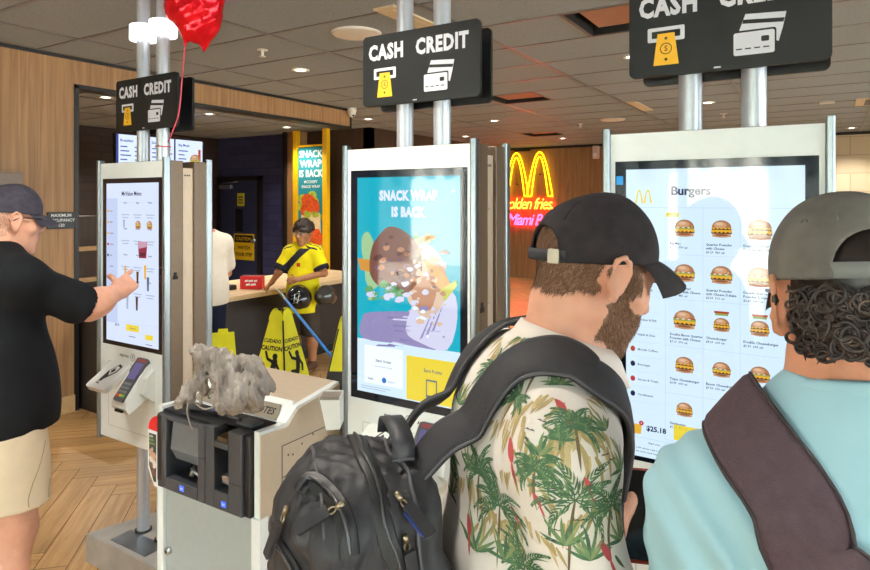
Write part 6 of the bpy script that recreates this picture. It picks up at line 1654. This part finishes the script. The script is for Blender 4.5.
def tee(J, arms, grow, hem_z, hand_cut, m_, parent, name, h=.0048, extra=None, seed=61, wide=1.06, belly=1.14, amp=1.0, sc=1.0, neck_r=.070, mi_fn=None, mats_=None):
    pel = Vector(J['pel']); f = Field((pel.x-.5, pel.y-.5, hem_z-.03), (pel.x+.5, pel.y+.55, J['neck'].z+.13), h)
    torso_sdf(f, J, grow, sc, wide, belly); f.cap(pel+UP*.06, V(pel.x, pel.y, hem_z-.05), .172*sc, .182*sc, .08)
    for sh, el, fr_ in arms: f.cap(sh, sh+(el-sh)*fr_, .072*sc, .086*sc, .04)
    f.shift(soft(seed, (12, 24), (.012*amp, .006*amp))); f.shift(ridged(seed+1, (15,), (.007*amp,)))
    for sh, el, fr_ in arms:
        d_ = (el-sh).normalized(); e_ = sh+(el-sh)*(fr_+.02); f.plane if False else None
        f.cap(e_-d_*.02, e_+d_*.10, .066*sc, .070*sc, .0, True); f.cap(e_+d_*.03, e_+d_*.16, .12*sc, .12*sc, .0, True) if False else None
    f.cap(J['neck']-UP*.03*sc, J['neck']+UP*.15*sc, neck_r*sc, (neck_r+.006)*sc, .008, True)
    f.plane((0, 0, hem_z), (0, 0, -1))
    if extra: extra(f)
    P, F = f.mesh(); P = relax(P, F, 1)
    return np_obj(name, P, F, mats_ or m_, parent, mi=mi_fn(P[F].mean(1)) if mi_fn else None), P, F
tee(JC, [(JC['shR'], elC, .80), (JC['shL'], elL, .72)], .030, .835, None, cloth('tee_black', '17191d', .12), personC, 't_shirt')
KH = cloth('shorts_khaki', 'd6c4a8', .04)
f = Field((rootC.x-.32, rootC.y-.30, .42), (rootC.x+.32, rootC.y+.30, 1.0), .0055)
f.ell(PC(0, 0, .92), (.182, .165, .14), JC['TR'], .03)
for s_ in (-1, 1): f.cap(PC(.09*s_, 0, .86), PC(.115*s_, .0, .44), .115, .118, .03)
f.shift(soft(71, (14, 30), (.010, .005))); f.shift(ridged(72, (18,), (.004,)))
for s_ in (-1, 1): f.cap(PC(.11*s_, 0, .615), PC(.115*s_, 0, .50), .098, .104, .0, True)
f.plane((0, 0, .585), (0, 0, -1)); Pq, Fq = f.mesh(); Pq = relax(Pq, Fq, 1); sh_o = np_obj('shorts', Pq, Fq, KH, personC)
bvS = bvh_of(Pq, Fq)
b = MW()
for pts in ([PC(.21, .10, .80), PC(.225, .06, .74), PC(.23, .02, .68)], [PC(.235, .02, .68), PC(.24, .0, .63), PC(.24, .0, .60)], [PC(.20, .11, .66), PC(.215, .10, .63), PC(.215, .09, .60)]):
    b.tube([(lambda h: h[0]+h[1]*.001)(bvS.find_nearest(p)) for p in bez(pts, 8)], .0016, mat('khaki_seam', 'a8946f', .8), 5)
b.done('seams', sh_o, personC)
for s_ in (-1, 1):
    an = PC(.10*s_, -.03, .06); f = Field(an-V(.2, .2, .07), an+V(.2, .28, .12), .006)
    f.cap(an-fC*.035, an-UP*.012+fC*.16, .050, .040, .02); f.cap(an, an+UP*.05, .048, .05, .02); f.plane((0, 0, 0), (0, 0, -1)); Pq, Fq = f.mesh(); np_obj('shoe', Pq, Fq, SHOE, personC)

# ================================================== boy in the yellow jersey
sB = .84; dB = 6.12
cy_ = DL(dB, (303-435)/630*dB, 0); rootY = V(cy_.x, cy_.y, 0); YY = 288
rY, fY = frame2(YY)
def PY(x, y, z): return rootY+rY*x+fY*y+UP*z
HY = Head(PY(-.02, .03, 1.335), ax_frame(YY-8, 8), .93)
JY = dict(TR=ax_frame(YY, 0), top=PY(0, 0, 1.175), pel=PY(0, 0, .76), neck=PY(0, -.005, 1.215), shR=PY(.142, .0, 1.150), shL=PY(-.142, .0, 1.150))
hdR = V(-4.63, PY(.30, .06, 0).y-.02, .80); elR_ = (JY['shR']+hdR)*.5+V(.03, -.03, -.02)
elL_ = PY(-.235, .03, .955); wrL_ = PY(-.02, .185, .90)
personY = empty('person', rootY, 'boy with curly hair and glasses in a bright yellow football jersey leaning on the counter', 'person')
f = Field((rootY.x-.5, rootY.y-.45, -.01), (rootY.x+.45, rootY.y+.45, 1.5), .0062)
head_sdf(f, HY, True); f.cap(HY.p(0, -.03, -.06), JY['neck'], .046, .052, .03)
torso_sdf(f, JY, -.006, sB)
dirR = (hdR-elR_).normalized(); wrR_ = hdR-dirR*.07
limb(f, [JY['shR'], elR_, wrR_], (.042, .034, .024)); limb(f, [JY['shL'], elL_, wrL_], (.042, .034, .024))
hand_sdf(f, wrR_, dirR+V(-.4, 0, -.1), V(-.2, 0, -1), fY, (.15, .2, .25, .3), .85); hand_sdf(f, wrL_, rY-UP*.1, -fY-UP*.3, UP, (.5, .55, .6, .6), .85)
for s_ in (-1, 1):
    h_ = PY(.075*s_, 0, .72); kn = PY(.085*s_, .01, .40); an = PY(.09*s_, -.02, .07)
    limb(f, [h_, kn, PY(.088*s_, -.02, .27), an], (.078, .050, .052, .034)); f.cap(an-UP*.03-fY*.02, an-UP*.04+fY*.12, .032, .026, .03)
f.plane((0, 0, 0), (0, 0, -1)); Pq, Fq = f.mesh(); np_obj('body', Pq, Fq, [SKIN_D, LIPS, EYEW, IRIS, BROW], personY, mi=face_mats(HY, Pq, Fq))
JYEL = cloth('jersey_yellow', 'f0e01e', .05); JNV = cloth('jersey_navy', '2b2c38', .1); JRD = cloth('jersey_badge', 'c4342c', .05)
def jersey_mi(c):
    q = (c-np.array(rootY)) @ np.array([list(rY), list(fY), [0, 0, 1]]).T; x, y, z = q.T; mi = np.zeros(len(c), int)
    mi[(np.abs((x-.10)*.70+(z-1.10)*.72+.045) < .034) & (y > .0) & (z > .93) & (z < 1.19)] = 1
    mi[(np.abs(x+.0) < .018) & (np.abs(z-1.035) < .018) & (y > .04)] = 2
    for sh, el in ((JY['shR'], elR_), (JY['shL'], elL_)):
        d_ = np.array((el-sh).normalized()); t = (c-np.array(sh)) @ d_; L_ = (el-sh).length; near = np.linalg.norm((c-np.array(sh))-t[:, None]*d_, axis=1) < .085
        mi[(t > L_*.66) & near] = 1
        top_ = (z > np.array(sh)[2]+.028) & near; mi[top_ & (np.abs(((c-np.array(sh)) @ np.array(fY)) % .026) < .009)] = 1
    return mi
tee(JY, [(JY['shR'], elR_, .75), (JY['shL'], elL_, .72)], .014, .575, None, JYEL, personY, 'jersey', .006, None, 81, 1.05, 1.0, .6, sB, .062, jersey_mi, [JYEL, JNV, JRD])
f = Field((rootY.x-.3, rootY.y-.3, .28), (rootY.x+.3, rootY.y+.3, .9), .007); f.ell(PY(0, 0, .70), (.145, .13, .12), JY['TR'], .03)
for s_ in (-1, 1): f.cap(PY(.07*s_, 0, .66), PY(.088*s_, .0, .37), .085, .088, .03)
f.plane((0, 0, .345), (0, 0, -1)); Pq, Fq = f.mesh(); np_obj('shorts', Pq, Fq, cloth('shorts_brown', '4a4038', .1), personY)
HB_ = mat('hair_black_curl', '2a1c14', .5, noise=(60, .4))
f = Field(HY.c-.17, HY.c+.17, .0045); f.ell(HY.p(0, -.012, .045), np.array((.086, .106, .090))*HY.k, HY.R, 0)
rc2 = random.Random(6)
for k in range(150):
    a = rc2.uniform(0, 2*PI); e_ = rc2.uniform(-.25, 1.4); q = (.084*math.cos(a)*math.cos(e_), -.012+.102*math.sin(a)*math.cos(e_), .045+.088*math.sin(e_)); f.ell(HY.p(*q), (rc2.uniform(.014, .027),)*3, None, .002)
f.ell(HY.p(0, .085, -.035), (.062, .07, .075), HY.R, .01, True)
for s_ in (-1, 1): f.ell(HY.p(s_*.08, .01, -.01), (.02, .03, .035), HY.R, .005, True)
f.plane(HY.p(0, -.03, -.055), HY.R @ np.array([0, .35, -1])); Pq, Fq = f.mesh(); np_obj('hair', Pq, Fq, HB_, personY)
glasses(HY, personY, mat('frame_silver', '9a9a98', .3, .6), mat('lens_clear', 'e8ecee', .05, alpha=.25))
for s_ in (-1, 1):
    an = PY(.09*s_, -.02, .05); f = Field(an-V(.2, .2, .06), an+V(.2, .2, .1), .007); f.cap(an-fY*.03, an+fY*.12, .042, .034, .02); f.cap(an, an+UP*.03, .04, .04, .02); f.plane((0, 0, 0), (0, 0, -1)); Pq, Fq = f.mesh(); np_obj('shoe', Pq, Fq, mat('shoe_brown', '5a3a28', .6), personY)
# helmets hooked on his forearm
HBL = mat('helmet_black', '16171a', .1, coat=.6, noise=(12, .1)); HGR = mat('helmet_smoke', '3b3a38', .12, coat=.6, noise=(10, .15)); VIS = mat('visor', '0a0b0d', .04)
def helmet(c, yaw, k, m_, label, marks):
    r = empty('helmet', c, label, 'helmet', 'round glossy helmets'); R_ = ax_frame(yaw, -8); H_ = Head(c, R_, k)
    f = Field(H_.c-.19, H_.c+.19, .005); f.ell(H_.p(0, 0, 0), np.array((.120, .148, .125))*k, R_, 0); f.ell(H_.p(0, .05, -.06), np.array((.095, .10, .07))*k, R_, .04)
    g = Field(H_.c-.19, H_.c+.19, .005); g.ell(H_.p(0, -.0, -.03), np.array((.100, .125, .12))*k, R_, 0); f.v = np.maximum(f.v, -g.v)
    f.plane(H_.p(0, 0, -.105), -H_.R[:, 2]); f.ell(H_.p(0, .15, -.005), np.array((.088, .07, .045))*k, R_, .006, True)
    P, F = f.mesh(); P = relax(P, F, 1); np_obj('shell', P, F, m_, r)
    b = MW(); rows = []
    for j in range(7):
        z = -.055+.11*j/6; row = []
        for i in range(17):
            a = math.radians(-58+116*i/16); s2 = math.sqrt(max(.05, 1-(z/.135)**2)); row.append(H_.v(.121*s2*math.sin(a), .150*s2*math.cos(a), z))
        rows.append(row)
    b.grid(rows, VIS); b.grid([[p*1.0-Vector(H_.R[:, 1])*.004 for p in q] for q in rows], VIS, flip=True); b.done('visor', r)
    b = MW()
    for (x0, z0, x1, z1) in marks:
        pts = []
        for t in (0, .33, .66, 1):
            x, z = x0+(x1-x0)*t, z0+(z1-z0)*t; y = .149*math.sqrt(max(.02, 1-(x/.121)**2-(z/.126)**2)); pts.append(H_.v(x, -y*1.01 if marks is M_BACK else y*1.01, z))
        b.tube(pts, .004, LW, 6, flat=.3)
    if marks: b.done('painted_mark', r)
    return r
M_BACK = [(-.08, .05, -.02, .08), (-.085, .02, -.0, .06), (-.07, -.02, .01, .03), (-.06, .0, -.05, .07), (-.03, -.01, -.01, .08)]
c1 = DL(5.86, (299-435)/630*5.86, .745); c2 = DL(6.0, (325-435)/630*6.0, .745)
helmet(c1, 140, .98, HBL, 'glossy black helmet with white scribbled mark, held at the waist of the boy', M_BACK)
helmet(c2, 95, .80, HGR, 'smoky grey smaller helmet beside the black one, under the left elbow of the boy', [])

# ================================================== person in white at the counter
YW = 172; rW, fW = frame2(YW); dW = 5.2; cw = DL(dW, (205-435)/630*dW, 0); rootW = V(cw.x, cw.y, 0)
def PW(x, y, z): return rootW+rW*x+fW*y+UP*z
HW = Head(PW(-.02, .03, 1.50), ax_frame(YW, 8), .95)
JW = dict(TR=ax_frame(YW, 2), top=PW(0, 0, 1.32), pel=PW(0, 0, .88), neck=PW(0, -.01, 1.37), shR=PW(.17, 0, 1.295), shL=PW(-.17, 0, 1.295))
eR, wR = PW(.235, .06, 1.03), PW(.20, .25, .90); eL, wL = PW(-.23, .06, 1.03), PW(-.18, .25, .90)
personW = empty('person', rootW, 'person in white t-shirt and navy trousers at the counter, half hidden by the left kiosk', 'person')
f = Field((rootW.x-.5, rootW.y-.42, -.01), (rootW.x+.42, rootW.y+.42, 1.68), .007)
head_sdf(f, HW, True); f.cap(HW.p(0, -.03, -.06), JW['neck'], .054, .058, .03); torso_sdf(f, JW, -.005, .95)
limb(f, [JW['shR'], eR, wR], (.050, .040, .028)); limb(f, [JW['shL'], eL, wL], (.050, .040, .028))
hand_sdf(f, wR, fW, -UP, -rW, (.3, .3, .35, .4)); hand_sdf(f, wL, fW, -UP, rW, (.3, .3, .35, .4))
for s_ in (-1, 1): limb(f, [PW(.09*s_, 0, .84), PW(.095*s_, .01, .46), PW(.095*s_, -.02, .08)], (.088, .056, .038)); f.cap(PW(.095*s_, -.05, .045), PW(.095*s_, .12, .035), .036, .028, .03)
f.plane((0, 0, 0), (0, 0, -1)); Pq, Fq = f.mesh(); np_obj('body', Pq, Fq, [SKIN_B, LIPS, EYEW, IRIS, BROW], personW, mi=face_mats(HW, Pq, Fq))
tee(JW, [(JW['shR'], eR, .72), (JW['shL'], eL, .72)], .018, .80, None, cloth('tee_white', 'e6dccd', .04), personW, 't_shirt', .006, None, 91)
f = Field((rootW.x-.3, rootW.y-.3, -.01), (rootW.x+.3, rootW.y+.3, .98), .008); f.ell(PW(0, 0, .86), (.172, .14, .12), JW['TR'], .03)
for s_ in (-1, 1): limb(f, [PW(.085*s_, 0, .82), PW(.095*s_, .01, .46), PW(.095*s_, -.02, .06)], (.102, .078, .068))
f.plane((0, 0, .04), (0, 0, -1)); Pq, Fq = f.mesh(); np_obj('trousers', Pq, Fq, cloth('trousers_navy', '1c2138', .1), personW)
f = Field(HW.c-.15, HW.c+.15, .005); f.ell(HW.p(0, -.016, .038), np.array((.082, .104, .092))*HW.k, HW.R, 0); f.ell(HW.p(0, .08, -.05), (.07, .07, .085), HW.R, .01, True); f.plane(HW.p(0, -.03, -.06), HW.R @ np.array([0, .2, -1])); Pq, Fq = f.mesh(); np_obj('hair', Pq, Fq, HAIRD, personW)
# ------------------------------------------------------------------ camera, daylight, exposure
cd = bpy.data.cameras.new('camera'); cam = bpy.data.objects.new('camera', cd); COL.objects.link(cam)
cam.location = CAM; cam.rotation_euler = (PI/2, 0, YAW)
cd.sensor_width = 36; cd.lens = 36*FPX/870; cd.shift_y = -(285-200.5)/870; cd.clip_start = .05; cd.clip_end = 100
SC.camera = cam
w = bpy.data.worlds.new('sky'); SC.world = w; w.use_nodes = True; nt = w.node_tree
bg = nt.nodes['Background']; sk = nt.nodes.new('ShaderNodeTexSky'); sk.sky_type = 'HOSEK_WILKIE'; sk.turbidity = 4; sk.ground_albedo = .6
sk.sun_direction = (.3, .5, .8)
mx = nt.nodes.new('ShaderNodeMix'); mx.data_type = 'RGBA'; mx.inputs[0].default_value = .75; mx.inputs[7].default_value = (.93, .97, 1, 1)
nt.links.new(sk.outputs[0], mx.inputs[6]); nt.links.new(mx.outputs[2], bg.inputs['Color']); bg.inputs['Strength'].default_value = SKY_STRENGTH
for i in range(7):
    l = bpy.data.lights.new('window_portal', 'AREA'); l.shape = 'RECTANGLE'; l.size = xs[i+1]-xs[i]-.1; l.size_y = 2.18
    l.cycles.is_portal = True
    o_ = bpy.data.objects.new('window_portal', l); COL.objects.link(o_); o_.location = ((xs[i]+xs[i+1])/2, FY+.03, 1.45); o_.rotation_euler = (PI/2, 0, PI)
for i in range(7):
    l = bpy.data.lights.new('window_portal', 'AREA'); l.shape = 'RECTANGLE'; l.size = ys[i+1]-ys[i]-.1; l.size_y = 2.18; l.cycles.is_portal = True
    o_ = bpy.data.objects.new('window_portal', l); COL.objects.link(o_); o_.location = (3.97, (ys[i]+ys[i+1])/2, 1.45); o_.rotation_euler = (PI/2, 0, PI/2)
sl_ = bpy.data.lights.new('sun', 'SUN'); sl_.energy = SUN; sl_.angle = .009; sl_.color = (1, .96, .9); so_ = bpy.data.objects.new('sun', sl_); COL.objects.link(so_)
so_.location = (0, 0, 12); so_.rotation_euler = V(.12, -.72, -.68).to_track_quat('-Z', 'Y').to_euler()
vs_ = SC.view_settings; SC.display_settings.display_device = 'sRGB'
vs_.view_transform = 'Standard'; vs_.look = 'None'; vs_.gamma = 1.0; vs_.exposure = EXPOSURE; vs_.use_curve_mapping = False
try:
    SC.cycles.use_denoising = True; SC.cycles.denoiser = 'OPENIMAGEDENOISE'; SC.cycles.max_bounces = 10; SC.cycles.diffuse_bounces = 5; SC.cycles.sample_clamp_indirect = 6
except Exception: pass
